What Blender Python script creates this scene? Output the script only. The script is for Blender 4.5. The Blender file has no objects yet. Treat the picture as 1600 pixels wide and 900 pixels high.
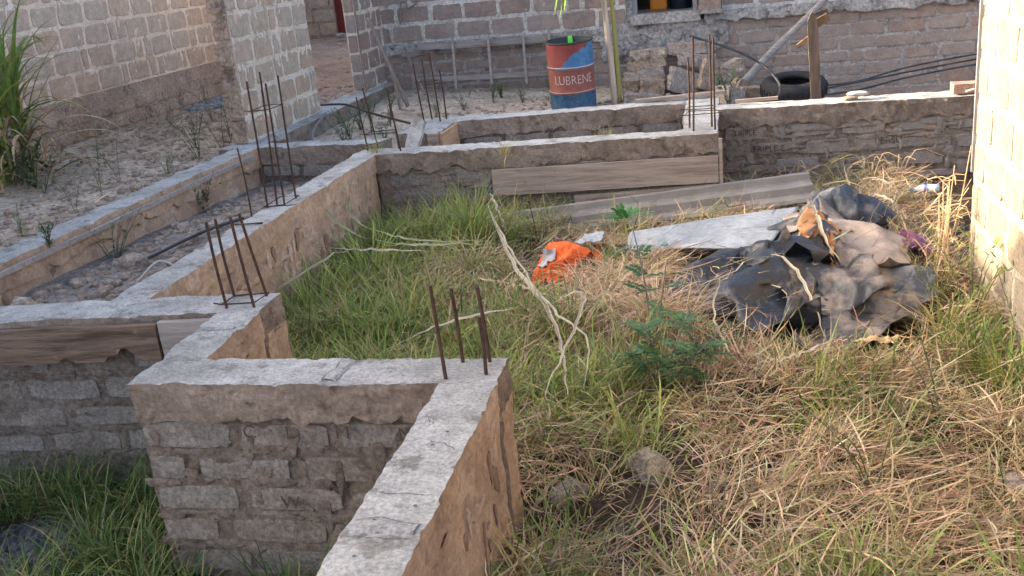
import bpy, math, random
import numpy as np
from mathutils import Vector, Matrix

# ------------------------------------------------------------------ scene, camera, light
S = bpy.context.scene
COL = S.collection
random.seed(7)
RNG = np.random.default_rng(11)

cd = bpy.data.cameras.new("camera"); cam = bpy.data.objects.new("camera", cd); COL.objects.link(cam)
cd.sensor_width = 36.0; cd.lens = 34.986; cd.clip_start = 0.05; cd.clip_end = 2000
_r = Vector((0.975086, 0.201308, -0.093180)); _u = Vector((0.020970, 0.334526, 0.942153)); _b = Vector((0.220834, -0.920634, 0.321970))
cam.matrix_world = Matrix(((_r.x, _u.x, _b.x, 0.0), (_r.y, _u.y, _b.y, 0.0), (_r.z, _u.z, _b.z, 1.66), (0, 0, 0, 1)))
S.camera = cam

SUN_EL = math.radians(19.0); SUN_AZ = math.radians(6.0)          # from -X, slightly from +Y
sdir = Vector((-math.cos(SUN_EL) * math.cos(SUN_AZ), math.cos(SUN_EL) * math.sin(SUN_AZ), math.sin(SUN_EL)))
w = bpy.data.worlds.new("World"); S.world = w; w.use_nodes = True
nt = w.node_tree
bg = nt.nodes["Background"]; sky = nt.nodes.new("ShaderNodeTexSky")
sky.sky_type = 'NISHITA'; sky.sun_disc = False; sky.sun_elevation = SUN_EL
sky.sun_rotation = math.atan2(sdir.x, sdir.y)
sky.air_density = .65; sky.dust_density = 5.0; sky.ozone_density = .4
nt.links.new(sky.outputs[0], bg.inputs[0]); bg.inputs[1].default_value = 0.15
sl = bpy.data.lights.new("sun", 'SUN'); so = bpy.data.objects.new("sun", sl); COL.objects.link(so)
sl.energy = 2.4; sl.angle = math.radians(0.6); sl.color = (1.0, 0.82, 0.62)
so.rotation_euler = sdir.to_track_quat('Z', 'Y').to_euler()
so.location = (-30, 3, 12)
S.view_settings.view_transform = 'Standard'; S.view_settings.look = 'None'
S.view_settings.exposure = 2.55; S.view_settings.gamma = 1.0
S.view_settings.use_curve_mapping = False
S.render.engine = 'CYCLES'

# ------------------------------------------------------------------ numeric helpers
def _hash(ix, iy, iz, seed):
    h = (ix.astype(np.int64) * 374761393 + iy.astype(np.int64) * 668265263 + iz.astype(np.int64) * 2147483647 + seed * 1274126177) & 0xFFFFFFFF
    h = ((h ^ (h >> 13)) * 1274126177) & 0xFFFFFFFF
    h = h ^ (h >> 16)
    return (h & 0xFFFF) / 32767.5 - 1.0

def vn(p, seed=0):
    p = np.asarray(p, float); i = np.floor(p); f = p - i; f = f * f * (3 - 2 * f)
    ix, iy, iz = i[..., 0], i[..., 1], i[..., 2]; fx, fy, fz = f[..., 0], f[..., 1], f[..., 2]
    r = 0
    for dx in (0, 1):
        wx = fx if dx else 1 - fx
        for dy in (0, 1):
            wy = fy if dy else 1 - fy
            for dz in (0, 1):
                wz = fz if dz else 1 - fz
                r = r + wx * wy * wz * _hash(ix + dx, iy + dy, iz + dz, seed)
    return r

def fbm(p, seed=0, oct=4, gain=0.55):
    p = np.asarray(p, float); a = 1.0; s = 0; t = 0
    for k in range(oct):
        s = s + a * vn(p * (2.03 ** k), seed + 17 * k); t += a; a *= gain
    return s / t

def p3(x, y, z=0.0):
    x = np.asarray(x, float); y = np.asarray(y, float); z = np.asarray(z, float)
    x, y, z = np.broadcast_arrays(x, y, z)
    return np.stack([x, y, z], -1)

# ------------------------------------------------------------------ object helpers
WM = {}
def put(o, parent=None, M=None):
    COL.objects.link(o)
    M = M if M is not None else Matrix.Identity(4)
    if parent is not None:
        o.parent = parent
        o.matrix_parent_inverse = WM[parent.name].inverted()
    o.matrix_basis = M
    WM[o.name] = M.copy()
    return o

def tag(o, label=None, cat=None, group=None, kind=None):
    if label: o['label'] = label
    if cat: o['category'] = cat
    if group: o['group'] = group
    if kind: o['kind'] = kind
    return o

def thing(name, loc, label, cat, group=None):
    o = bpy.data.objects.new(name, None); o.empty_display_size = 0.1
    put(o, None, Matrix.Translation(loc)); tag(o, label, cat, group)
    return o

def mesh_from(name, V, F, mats, fm=None, smooth=False, uvcol=None):
    me = bpy.data.meshes.new(name)
    if isinstance(F, np.ndarray):
        V = np.asarray(V, np.float32); n, k = F.shape
        me.vertices.add(len(V)); me.vertices.foreach_set("co", V.ravel())
        me.loops.add(n * k); me.loops.foreach_set("vertex_index", F.astype(np.int32).ravel())
        me.polygons.add(n); me.polygons.foreach_set("loop_start", np.arange(0, n * k, k, dtype=np.int32))
        me.polygons.foreach_set("loop_total", np.full(n, k, np.int32))
    else:
        me.from_pydata([tuple(map(float, v)) for v in V], [], [tuple(map(int, f)) for f in F])
    if not isinstance(mats, (list, tuple)): mats = [mats]
    for m in mats: me.materials.append(m)
    if fm is not None: me.polygons.foreach_set("material_index", np.asarray(fm, np.int32))
    if smooth: me.polygons.foreach_set("use_smooth", np.ones(len(me.polygons), bool))
    if uvcol is not None:
        a = me.color_attributes.new("Col", 'FLOAT_COLOR', 'POINT')
        c = np.ones((len(V), 4), np.float32); c[:, :3] = uvcol
        a.data.foreach_set("color", c.ravel())
    me.update(calc_edges=True); me.validate()
    return me

def mk(name, V, F, mats, parent=None, M=None, fm=None, smooth=False, uvcol=None, **kw):
    o = bpy.data.objects.new(name, mesh_from(name, V, F, mats, fm, smooth, uvcol))
    put(o, parent, M); tag(o, **kw)
    return o

class MB:
    def __init__(s): s.v = []; s.f = []; s.m = []
    def add(s, V, F, m=0):
        b = len(s.v); s.v.extend([tuple(map(float, q)) for q in V]); s.f.extend([tuple(int(i) + b for i in q) for q in F]); s.m.extend([m] * len(F)); return s
    def box(s, x0, x1, y0, y1, z0, z1, m=0, M=None):
        V = [Vector(q) for q in ((x0, y0, z0), (x1, y0, z0), (x1, y1, z0), (x0, y1, z0), (x0, y0, z1), (x1, y0, z1), (x1, y1, z1), (x0, y1, z1))]
        if M is not None: V = [M @ q for q in V]
        return s.add(V, [(0, 3, 2, 1), (4, 5, 6, 7), (0, 1, 5, 4), (1, 2, 6, 5), (2, 3, 7, 6), (3, 0, 4, 7)], m)
    def tube(s, pts, r, n=6, m=0, caps=True):
        V, F = tube(pts, r, n, caps); return s.add(V, F, m)
    def build(s, name, mats, parent=None, M=None, smooth=False, **kw):
        return mk(name, s.v, s.f, mats, parent, M, s.m, smooth, **kw)

def tube(pts, r, n=6, caps=True):
    P = [Vector(p) for p in pts]; k = len(P)
    R = r if isinstance(r, (list, tuple, np.ndarray)) else [r] * k
    V = []; F = []; up = Vector((0, 0, 1))
    t0 = (P[1] - P[0]).normalized(); a = t0.cross(up if abs(t0.z) < .9 else Vector((1, 0, 0))).normalized()
    for i in range(k):
        t = (P[min(i + 1, k - 1)] - P[max(i - 1, 0)]).normalized()
        a = (a - t * a.dot(t)).normalized(); b = t.cross(a)
        for j in range(n):
            q = 2 * math.pi * j / n; V.append(P[i] + (a * math.cos(q) + b * math.sin(q)) * R[i])
    for i in range(k - 1):
        for j in range(n):
            F.append((i * n + j, i * n + (j + 1) % n, (i + 1) * n + (j + 1) % n, (i + 1) * n + j))
    if caps: F.append(tuple(range(n - 1, -1, -1))); F.append(tuple(range((k - 1) * n, k * n)))
    return V, F

def spline(pts, n=16):
    P = [Vector(p) for p in pts]; P = [P[0] * 2 - P[1]] + P + [P[-1] * 2 - P[-2]]; out = []
    m = len(P) - 3
    for i in range(n + 1):
        t = i / n * m; k = min(int(t), m - 1); u = t - k
        a, b, c, d = P[k], P[k + 1], P[k + 2], P[k + 3]
        out.append(0.5 * ((2 * b) + (c - a) * u + (2 * a - 5 * b + 4 * c - d) * u * u + (3 * b - a - 3 * c + d) * u ** 3))
    return out

def grid_faces(nu, nv):
    i = np.arange(nu - 1)[:, None] * nv + np.arange(nv - 1)[None, :]
    return np.stack([i, i + nv, i + nv + 1, i + 1], -1).reshape(-1, 4)

# ------------------------------------------------------------------ materials
class NG:
    def __init__(s, name):
        s.m = bpy.data.materials.new(name); s.m.use_nodes = True; s.t = s.m.node_tree; s.n = s.t.nodes
        s.bsdf = s.n["Principled BSDF"]; s.out = s.n["Material Output"]
        s.bsdf.inputs["Specular IOR Level"].default_value = 0.25
    def new(s, typ, **kw):
        nd = s.n.new(typ)
        for k, v in kw.items(): setattr(nd, k, v)
        return nd
    def link(s, a, b): s.t.links.new(a, b)
    def pos(s, scale=(1, 1, 1), mode='POS'):
        if mode == 'POS': src = s.new("ShaderNodeNewGeometry").outputs["Position"]
        else: src = s.new("ShaderNodeTexCoord").outputs["Object"]
        mp = s.new("ShaderNodeMapping"); mp.inputs["Scale"].default_value = scale; s.link(src, mp.inputs["Vector"]); return mp.outputs[0]
    def noise(s, vec, scale, detail=5, rough=.6):
        nd = s.new("ShaderNodeTexNoise"); nd.inputs["Scale"].default_value = scale; nd.inputs["Detail"].default_value = detail
        nd.inputs["Roughness"].default_value = rough; s.link(vec, nd.inputs["Vector"]); return nd.outputs[0]
    def ramp(s, fac, stops):
        nd = s.new("ShaderNodeValToRGB"); e = nd.color_ramp.elements
        while len(e) > 1: e.remove(e[-1])
        e[0].position = stops[0][0]; e[0].color = col4(stops[0][1])
        for p, c in stops[1:]:
            q = e.new(p); q.color = col4(c)
        s.link(fac, nd.inputs[0]); return nd.outputs[0]
    def mix(s, fac, a, b, mode='MIX'):
        nd = s.new("ShaderNodeMix", data_type='RGBA', blend_type=mode)
        if isinstance(fac, (int, float)): nd.inputs[0].default_value = fac
        else: s.link(fac, nd.inputs[0])
        for k, v in ((6, a), (7, b)):
            if isinstance(v, (tuple, list)): nd.inputs[k].default_value = col4(v)
            else: s.link(v, nd.inputs[k])
        return nd.outputs[2]
    def math(s, op, a, b=0.0):
        nd = s.new("ShaderNodeMath", operation=op)
        for k, v in ((0, a), (1, b)):
            if isinstance(v, (int, float)): nd.inputs[k].default_value = v
            else: s.link(v, nd.inputs[k])
        return nd.outputs[0]
    def rand(s): return s.new("ShaderNodeObjectInfo").outputs["Random"]
    def bump(s, h, dist, strength=1.0):
        nd = s.new("ShaderNodeBump"); nd.inputs["Distance"].default_value = dist; nd.inputs["Strength"].default_value = strength
        s.link(h, nd.inputs["Height"]); s.link(nd.outputs[0], s.bsdf.inputs["Normal"])
    def done(s, col, rough=.9):
        if isinstance(col, (tuple, list)): s.bsdf.inputs["Base Color"].default_value = col4(col)
        else: s.link(col, s.bsdf.inputs["Base Color"])
        s.bsdf.inputs["Roughness"].default_value = rough
        return s.m
def col4(c):
    if isinstance(c, (int, float)): return (c, c, c, 1)
    return (c[0], c[1], c[2], 1)

def mineral(name, a, b, c=None, big=1.6, fine=38, bump=.012, stain=None, rndamt=0.0, rough=.93, speck=.5, c_at=.60):
    """cement, soil and brick surfaces: two tones in patches, grain, optional third tone in blotches"""
    g = NG(name); v = g.pos()
    n1 = g.noise(v, big, 6, .65); col = g.ramp(n1, [(.40, a), (.60, b)])
    if rndamt:
        r = g.rand(); col = g.mix(g.math('MULTIPLY', r, rndamt), col, c if c else b)
    elif c is not None:
        n2 = g.noise(v, big * 2.7, 7, .7); col = g.mix(g.ramp(n2, [(c_at - .05, 0), (c_at + .04, 1)]), col, c)
    n3 = g.noise(v, fine, 8, .75)
    col = g.mix(speck, col, g.ramp(n3, [(.40, .18), (.5, .5), (.60, .82)]), 'OVERLAY')
    n6 = g.noise(v, fine * .16, 6, .7); col = g.mix(.3, col, g.ramp(n6, [(.38, .25), (.62, .75)]), 'OVERLAY')
    if stain:
        scol, sc, thr = stain
        sv = g.pos(sc); n4 = g.noise(sv, 1.0, 6, .65)
        col = g.mix(g.ramp(n4, [(thr - .03, 0), (thr + .06, 1)]), col, scol)
    n5 = g.noise(v, fine * .32, 10, .78)
    g.bump(n5, bump * 1.6, 1.0)
    return g.done(col, rough)

M = {}
M['cement_top'] = mineral('cement_top', (.33, .322, .295), (.46, .45, .42), (.23, .217, .19), big=2.2, fine=60, bump=.016, speck=.4, c_at=.585)
M['beam_side'] = mineral('beam_side', (.20, .155, .12), (.28, .225, .18), (.135, .105, .08), big=2.6, fine=45, bump=.012, speck=.3)
M['earth_face'] = mineral('earth_face', (.48, .34, .235), (.41, .285, .195), (.52, .40, .30), big=1.4, fine=30, bump=.016, speck=.22, stain=((.27, .185, .13), (7, 7, 1.4), .66))
M['mortar_found'] = mineral('mortar_found', (.185, .15, .12), (.235, .195, .16), (.14, .11, .085), big=2.4, fine=36, bump=.03)
M['block_found'] = mineral('block_found', (.19, .16, .13), (.24, .205, .17), (.225, .21, .19), big=3.0, fine=50, bump=.012, rndamt=.8)
M['block_pale'] = mineral('block_pale', (.24, .20, .165), (.30, .255, .215), (.26, .245, .23), big=3.0, fine=50, bump=.012, speck=.3, rndamt=.8)
M['mortar_pale'] = mineral('mortar_pale', (.22, .175, .14), (.29, .235, .19), (.17, .13, .10), big=2.4, fine=36, bump=.02, speck=.35)
M['left_mortar'] = mineral('left_mortar', (.64, .52, .40), (.72, .60, .475), (.52, .41, .305), big=1.5, fine=40, bump=.016, speck=.25)
M['left_block'] = mineral('left_block', (.47, .335, .235), (.41, .305, .22), (.41, .34, .265), big=2.2, fine=60, bump=.005, speck=.2, rndamt=.95, stain=((.44, .36, .30), (5, 5, 2.2), .68))
M['left_plinth'] = mineral('left_plinth', (.34, .25, .185), (.41, .31, .235), (.20, .15, .115), big=1.7, fine=34, bump=.02)
M['lime_block'] = mineral('lime_block', (.43, .305, .21), (.38, .29, .21), (.39, .33, .26), big=2.2, fine=60, bump=.006, speck=.2, rndamt=.95, stain=((.50, .44, .39), (11, 11, 1.3), .66))
M['lime_mortar'] = mineral('lime_mortar', (.64, .55, .44), (.72, .63, .515), (.52, .43, .335), big=1.5, fine=40, bump=.02)
M['back_mortar'] = mineral('back_mortar', (.50, .46, .405), (.60, .56, .50), (.34, .30, .255), big=1.2, fine=34, bump=.02)
M['back_block'] = mineral('back_block', (.29, .21, .168), (.245, .188, .158), (.295, .245, .21), big=2.2, fine=60, bump=.006, speck=.2, rndamt=.9, stain=((.42, .40, .40), (12, 12, 1.1), .70))
M['back_base_mortar'] = mineral('back_base_mortar', (.36, .32, .285), (.44, .395, .355), (.20, .175, .155), big=1.4, fine=34, bump=.03)
M['back_plaster'] = mineral('back_plaster', (.30, .28, .26), (.40, .375, .35), (.13, .12, .115), big=1.8, fine=26, bump=.03, c_at=.58)
M['sun_mortar'] = mineral('sun_mortar', (.46, .39, .29), (.52, .44, .335), (.37, .30, .22), big=1.5, fine=40, bump=.016)
M['sun_block'] = mineral('sun_block', (.30, .23, .155), (.265, .21, .145), (.29, .24, .175), big=2.2, fine=60, bump=.006, rndamt=.8)
M['soil'] = mineral('soil', (.065, .045, .030), (.11, .075, .05), (.04, .03, .022), big=2.4, fine=26, bump=.05)
M['rubble_dirt'] = mineral('rubble_dirt', (.31, .265, .225), (.42, .36, .31), (.20, .17, .145), big=2.0, fine=22, bump=.05)
M['left_dirt'] = mineral('left_dirt', (.41, .325, .24), (.51, .41, .31), (.30, .235, .175), big=1.1, fine=22, bump=.022)
M['yard_sand'] = mineral('yard_sand', (.45, .365, .27), (.53, .435, .33), (.30, .24, .18), big=1.2, fine=22, bump=.022)
M['passage_sand'] = mineral('passage_sand', (.36, .255, .19), (.42, .31, .24), (.24, .17, .125), big=1.3, fine=22, bump=.03, c_at=.66)
M['ash'] = mineral('ash', (.13, .125, .125), (.22, .215, .215), (.06, .06, .06), big=6, fine=30, bump=.05)
M['stone'] = mineral('stone', (.27, .215, .165), (.50, .42, .335), (.34, .245, .17), big=13, fine=40, bump=.02, rndamt=.7)
M['red_rubble'] = mineral('red_rubble', (.34, .25, .20), (.42, .32, .26), (.40, .36, .32), big=4, fine=40, bump=.02, rndamt=.9)
M['gravel'] = mineral('gravel', (.22, .225, .23), (.33, .335, .34), (.13, .135, .14), big=9, fine=60, bump=.02, c_at=.55)
M['fired_brick'] = mineral('fired_brick', (.38, .20, .14), (.42, .25, .18), None, big=5, fine=50, bump=.01)

def wood(name, a, b, c, axis='X', bump=.012, rough=.85, cth=.66):
    g = NG(name); sc = {'X': (1.1, 16, 16), 'Y': (16, 1.1, 16), 'Z': (16, 16, 1.1)}[axis]
    v = g.pos(sc); n = g.noise(v, 1.6, 9, .7); col = g.ramp(n, [(.38, a), (.58, b)])
    n2 = g.noise(g.pos((1, 1, 1)), 7, 6, .65); col = g.mix(g.ramp(n2, [(cth - .04, 0), (cth + .04, 1)]), col, c)
    g.bump(n, bump, 1.0); return g.done(col, rough)
M['plank_pale'] = wood('plank_pale', (.25, .195, .155), (.38, .31, .25), (.25, .155, .11))
M['plank_dark'] = wood('plank_dark', (.095, .062, .045), (.23, .16, .115), (.30, .235, .185), bump=.03)
M['plank_grey'] = wood('plank_grey', (.24, .205, .175), (.34, .30, .26), (.20, .16, .13))
M['board_orange'] = wood('board_orange', (.36, .21, .115), (.50, .325, .20), (.25, .145, .085), 'Y')
M['ladder_wood'] = wood('ladder_wood', (.21, .18, .155), (.34, .30, .26), (.16, .13, .11))
M['post_wood'] = wood('post_wood', (.10, .072, .052), (.16, .115, .085), (.16, .11, .07), 'Z')
M['split_wood'] = wood('split_wood', (.16, .095, .045), (.22, .14, .075), (.12, .07, .035), 'X')
M['pole_wood'] = wood('pole_wood', (.20, .175, .155), (.31, .28, .25), (.19, .165, .15), 'X')
M['stick_wood'] = wood('stick_wood', (.15, .115, .095), (.24, .19, .16), (.30, .25, .21), 'Z')
M['stake_wood'] = wood('stake_wood', (.42, .30, .20), (.60, .50, .40), (.34, .20, .11), 'Z')

def plain(name, col, rough=.6, metal=0.0, var=None, vs=6, bump=0.0, bs=40, spec=.3):
    g = NG(name)
    v = g.pos(); c = col
    if var is not None: c = g.ramp(g.noise(v, vs, 6, .65), [(.35, col), (.65, var)])
    if bump: g.bump(g.noise(v, bs, 8, .7), bump)
    g.bsdf.inputs["Metallic"].default_value = metal; g.bsdf.inputs["Specular IOR Level"].default_value = spec
    return g.done(c, rough)
M['rebar'] = plain('rebar', (.045, .029, .022), .85, .2, (.095, .052, .036), 22, .004, 160)
M['rubber'] = plain('rubber', (.014, .015, .017), .8, 0, (.03, .03, .03), 5, .004, 60)
M['hose'] = plain('hose', (.025, .026, .03), .55, 0, (.06, .06, .06), 5)
M['hose_grey'] = plain('hose_grey', (.20, .19, .18), .7)
M['dark'] = plain('dark', (.02, .02, .022), .9)
M['door_red'] = plain('door_red', (.20, .028, .025), .55, 0, (.14, .022, .02), 3)
M['frame_grey'] = plain('frame_grey', (.24, .235, .235), .8, 0, (.33, .32, .32), 5, .006)
M['jerry'] = plain('jerry', (.55, .19, .02), .5)
M['blue_plastic'] = plain('blue_plastic', (.006, .012, .022), .6)
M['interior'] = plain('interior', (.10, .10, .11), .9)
M['roof_sheet'] = plain('roof_sheet', (.35, .35, .35), .5, .6, (.30, .24, .2), 2)
M['sheet_white'] = mineral('sheet_white', (.26, .28, .285), (.35, .365, .37), (.20, .19, .175), big=3.5, fine=30, bump=.004, speck=.2, stain=((.17, .15, .13), (1.5, 8, 8), .63), rough=.55, c_at=.63)
M['sheet_ridge'] = plain('sheet_ridge', (.22, .195, .165), .8, .0, (.31, .28, .24), 3.5, .004, 30)
M['bottle'] = plain('bottle', (.62, .68, .72), .2)
M['cap_blue'] = plain('cap_blue', (.03, .16, .55), .4)
M['bag_purple'] = plain('bag_purple', (.20, .06, .12), .5, 0, (.30, .14, .21), 14)
M['paper_brown'] = plain('paper_brown', (.36, .165, .065), .8, 0, (.46, .26, .13), 14)
M['paper_white'] = plain('paper_white', (.46, .42, .36), .8)
M['teal'] = plain('teal', (.03, .35, .27), .5)
M['green_tag'] = plain('green_tag', (.18, .75, .12), .6)
M['lime_drip'] = M['lime_mortar']
M['letter_white'] = plain('letter_white', (.62, .52, .50), .7, 0, (.45, .30, .28), 18)
M['letter_shade'] = plain('letter_shade', (.075, .06, .048), .95)

def tarp_mat(name, base, dust, thr, rough=.5):
    g = NG(name); v = g.pos()
    n = g.noise(v, 3.2, 8, .68); d = g.ramp(n, [(thr - .07, 0), (thr + .05, 1)])
    col = g.mix(d, base, g.ramp(g.noise(v, 11, 6, .6), [(.35, dust), (.65, tuple(x * 1.3 for x in dust))]))
    g.link(g.ramp(n, [(thr - .1, rough), (thr + .1, .9)]), g.bsdf.inputs["Roughness"])
    g.bump(g.noise(v, 28, 8, .7), .008)
    g.bsdf.inputs["Specular IOR Level"].default_value = .5
    m = g.done(col); g.link(g.ramp(n, [(thr - .1, rough), (thr + .1, .9)]), g.bsdf.inputs["Roughness"]); return m
M['tarp_black'] = tarp_mat('tarp_black', (.020, .023, .027), (.16, .14, .12), .60, .28)
M['tarp_blue'] = tarp_mat('tarp_blue', (.045, .052, .058), (.19, .185, .175), .53, .3)
M['tarp_dusty'] = tarp_mat('tarp_dusty', (.028, .029, .031), (.20, .165, .135), .525, .32)
M['tarp_khaki'] = tarp_mat('tarp_khaki', (.17, .14, .115), (.30, .24, .19), .48, .65)
M['cloth_orange'] = tarp_mat('cloth_orange', (.74, .12, .014), (.58, .095, .018), .6, .8)
M['cloth_grey'] = tarp_mat('cloth_grey', (.30, .28, .265), (.45, .43, .41), .5, .8)

def leafmat(name, trans=.2, rough=.55):
    g = NG(name); at = g.new("ShaderNodeAttribute"); at.attribute_name = "Col"
    g.link(at.outputs["Color"], g.bsdf.inputs["Base Color"]); g.bsdf.inputs["Roughness"].default_value = rough
    tr = g.new("ShaderNodeBsdfTranslucent"); g.link(at.outputs["Color"], tr.inputs["Color"])
    mx = g.new("ShaderNodeMixShader"); mx.inputs[0].default_value = trans
    g.link(g.bsdf.outputs[0], mx.inputs[1]); g.link(tr.outputs[0], mx.inputs[2]); g.link(mx.outputs[0], g.out.inputs[0])
    return g.m
M['blade'] = leafmat('blade')
M['straw_leaf'] = leafmat('straw_leaf', .08, .7)

def drum_mat():
    g = NG('drum_paint'); tc = g.new("ShaderNodeTexCoord").outputs["Object"]
    sx = g.new("ShaderNodeSeparateXYZ"); g.link(tc, sx.inputs[0])
    nz = g.noise(tc, 9, 6, .7); x, y, z = sx.outputs
    zz = g.math('ADD', z, g.math('MULTIPLY', g.math('SUBTRACT', nz, .5), .015))
    red = g.ramp(g.noise(tc, 5, 6, .7), [(.35, (.17, .035, .032)), (.65, (.23, .055, .045))])
    brick = g.ramp(g.noise(tc, 7, 6, .7), [(.35, (.22, .07, .052)), (.65, (.28, .11, .08))])
    blue = g.ramp(g.noise(tc, 8, 6, .75), [(.3, (.04, .11, .20)), (.5, (.055, .16, .30)), (.68, (.10, .20, .31))])
    navy = g.ramp(g.noise(tc, 10, 8, .75), [(.35, (.03, .06, .09)), (.52, (.045, .12, .21)), (.68, (.17, .16, .14))])
    patch = g.math('GREATER_THAN', g.math('ADD', g.math('ADD', g.math('MULTIPLY', x, 1.0), g.math('MULTIPLY', g.math('SUBTRACT', nz, .5), .5)), g.math('MULTIPLY', g.math('SUBTRACT', .66, z), 1.25)), -.02)
    top = g.mix(patch, red, blue)
    c = g.mix(g.math('GREATER_THAN', zz, .56), brick, top)
    c = g.mix(g.math('LESS_THAN', zz, .265), c, navy)
    rib = g.math('LESS_THAN', g.math('ABSOLUTE', g.math('SUBTRACT', z, .585)), .007)
    c = g.mix(rib, c, (.52, .36, .33))
    rib2 = g.math('LESS_THAN', g.math('ABSOLUTE', g.math('SUBTRACT', z, .285)), .007)
    c = g.mix(rib2, c, (.50, .28, .20))
    rust = g.ramp(g.noise(tc, 6, 8, .75), [(.57, 0), (.66, 1)])
    c = g.mix(rust, c, (.14, .08, .06))
    g.bump(nz, .004); return g.done(c, .6)
M['drum'] = drum_mat()
M['drum_in'] = plain('drum_in', (.05, .075, .07), .8)
M['drum_rim'] = plain('drum_rim', (.05, .04, .04), .7)

# ------------------------------------------------------------------ ground
FRONT_MID = -1.0
def ground_zone(x, y):
    """0 courtyard soil, 1 rubble strip, 2 left dirt, 3 back yard sand, 4 passage, 5 front-left soil"""
    z = np.zeros(np.shape(x), int)
    z[(x < -3.32) & (y > 4.56)] = 1
    z[(y > 10.27) & (x <= -.3)] = 3
    z[(y > 9.98) & (x > -.3)] = 3
    z[(x < -3.2) & (y > 9.27)] = 3
    z[(x < -4.92)] = 2
    z[(x < -4.95) & (y > 11.2)] = 4
    z[((x < -2.54) & (y < 4.58)) | ((x < -1.08) & (y < 3.71))] = 5
    z[(x > -3.08) & (x < -.3) & (y > 8.7) & (y < 10.2)] = 6
    return z
def ground_h(x, y):
    x = np.asarray(x, float); y = np.asarray(y, float); zn = ground_zone(x, y)
    n = fbm(p3(x * .9, y * .9, 3.3), 5, 4); n2 = fbm(p3(x * 6, y * 6, 1.3), 9, 3); n3 = fbm(p3(x * 2.4, y * 2.4, 6.3), 15, 3)
    h = np.full(x.shape, -.74) + .06 * n + .02 * n2 + .15 * n3
    mound = .16 * np.exp(-((x + .35) ** 2 / .7 + (y - 6.3) ** 2 / .5)) + .13 * np.exp(-((x + 2.3) ** 2 / .5 + (y - 7.7) ** 2 / .8)) + .16 * np.exp(-((x - .55) ** 2 / .5 + (y - 6.9) ** 2 / .6)) + .1 * np.exp(-((x - 1.2) ** 2 / .15 + (y - 8.3) ** 2 / .8))
    h = h + mound
    r = -.30 + .07 * n + .03 * n2 - .05 * np.clip((y - 7.5), 0, 1.5)
    h = np.where(zn == 1, r, h)
    l = -.06 + .05 * n + .012 * n2 - .05 * np.clip((x + 5.2), -2, 0) * .8 - .06 * np.clip(y - 11, 0, 3)
    h = np.where(zn == 2, l, h)
    s = -.27 + .03 * n + .015 * n2 - .10 * np.clip(x + 3.5, 0, 3) / 3 - .08 * np.clip(x, 0, 3) / 3 + .06 * np.clip((-3.3 - x), 0, 1.5) + .05 * np.clip((y - 12.4), 0, 1.5) * (x < 0) - .24 * np.clip((x - 1.05) / .5, 0, 1) - .10 * np.clip((y - 12.7) / .5, 0, 1) * np.clip(x / .5, 0, 1)
    h = np.where(zn == 3, s, h)
    ps = -.03 + .03 * n + .012 * n2 + .043 * np.clip(y - 12, 0, 8)
    h = np.where(zn == 4, np.where(y < 12, np.maximum(ps, -.06), ps), h)
    h = np.where(zn == 5, FRONT_MID + .05 * n + .02 * n2, h)
    h = np.where(zn == 6, -.5 + .03 * n + .02 * n2, h)
    far = np.clip((np.maximum(np.abs(x + 3), np.abs(y - 10)) - 14) / 10, 0, 1)
    return h * (1 - far) + (-.3) * far
xs = np.concatenate([[-400, -150, -60, -30, -18, -14], np.arange(-12, 4.3, .065), [6, 9, 15, 30, 80, 200, 400]])
ys = np.concatenate([[-400, -150, -50, -20, -8, -3, -1], np.arange(0, 14.4, .065), np.arange(14.5, 22, .2), [25, 32, 50, 100, 200, 400]])
GX, GY = np.meshgrid(xs, ys, indexing='ij')
GZ = ground_h(GX, GY)
gv = p3(GX, GY, GZ).reshape(-1, 3); gf = grid_faces(len(xs), len(ys))
cx = gv[gf, :2].mean(1); gz = ground_zone(cx[:, 0], cx[:, 1])
mm = np.array([0, 1, 2, 3, 4, 0, 3])[gz]
ashm = (cx[:, 0] + 3.6 + .1 * np.sin(cx[:, 1] * 9)) ** 2 / .18 + (cx[:, 1] - 3.68 + .1 * np.sin(cx[:, 0] * 11)) ** 2 / .12 < 1
mm[ashm & (gz == 5)] = 5
mk('ground', gv, gf, [M['soil'], M['rubble_dirt'], M['left_dirt'], M['yard_sand'], M['passage_sand'], M['ash']], fm=mm, smooth=True, kind='structure')
def gh(x, y): return float(ground_h(np.array([x]), np.array([y]))[0])

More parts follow.
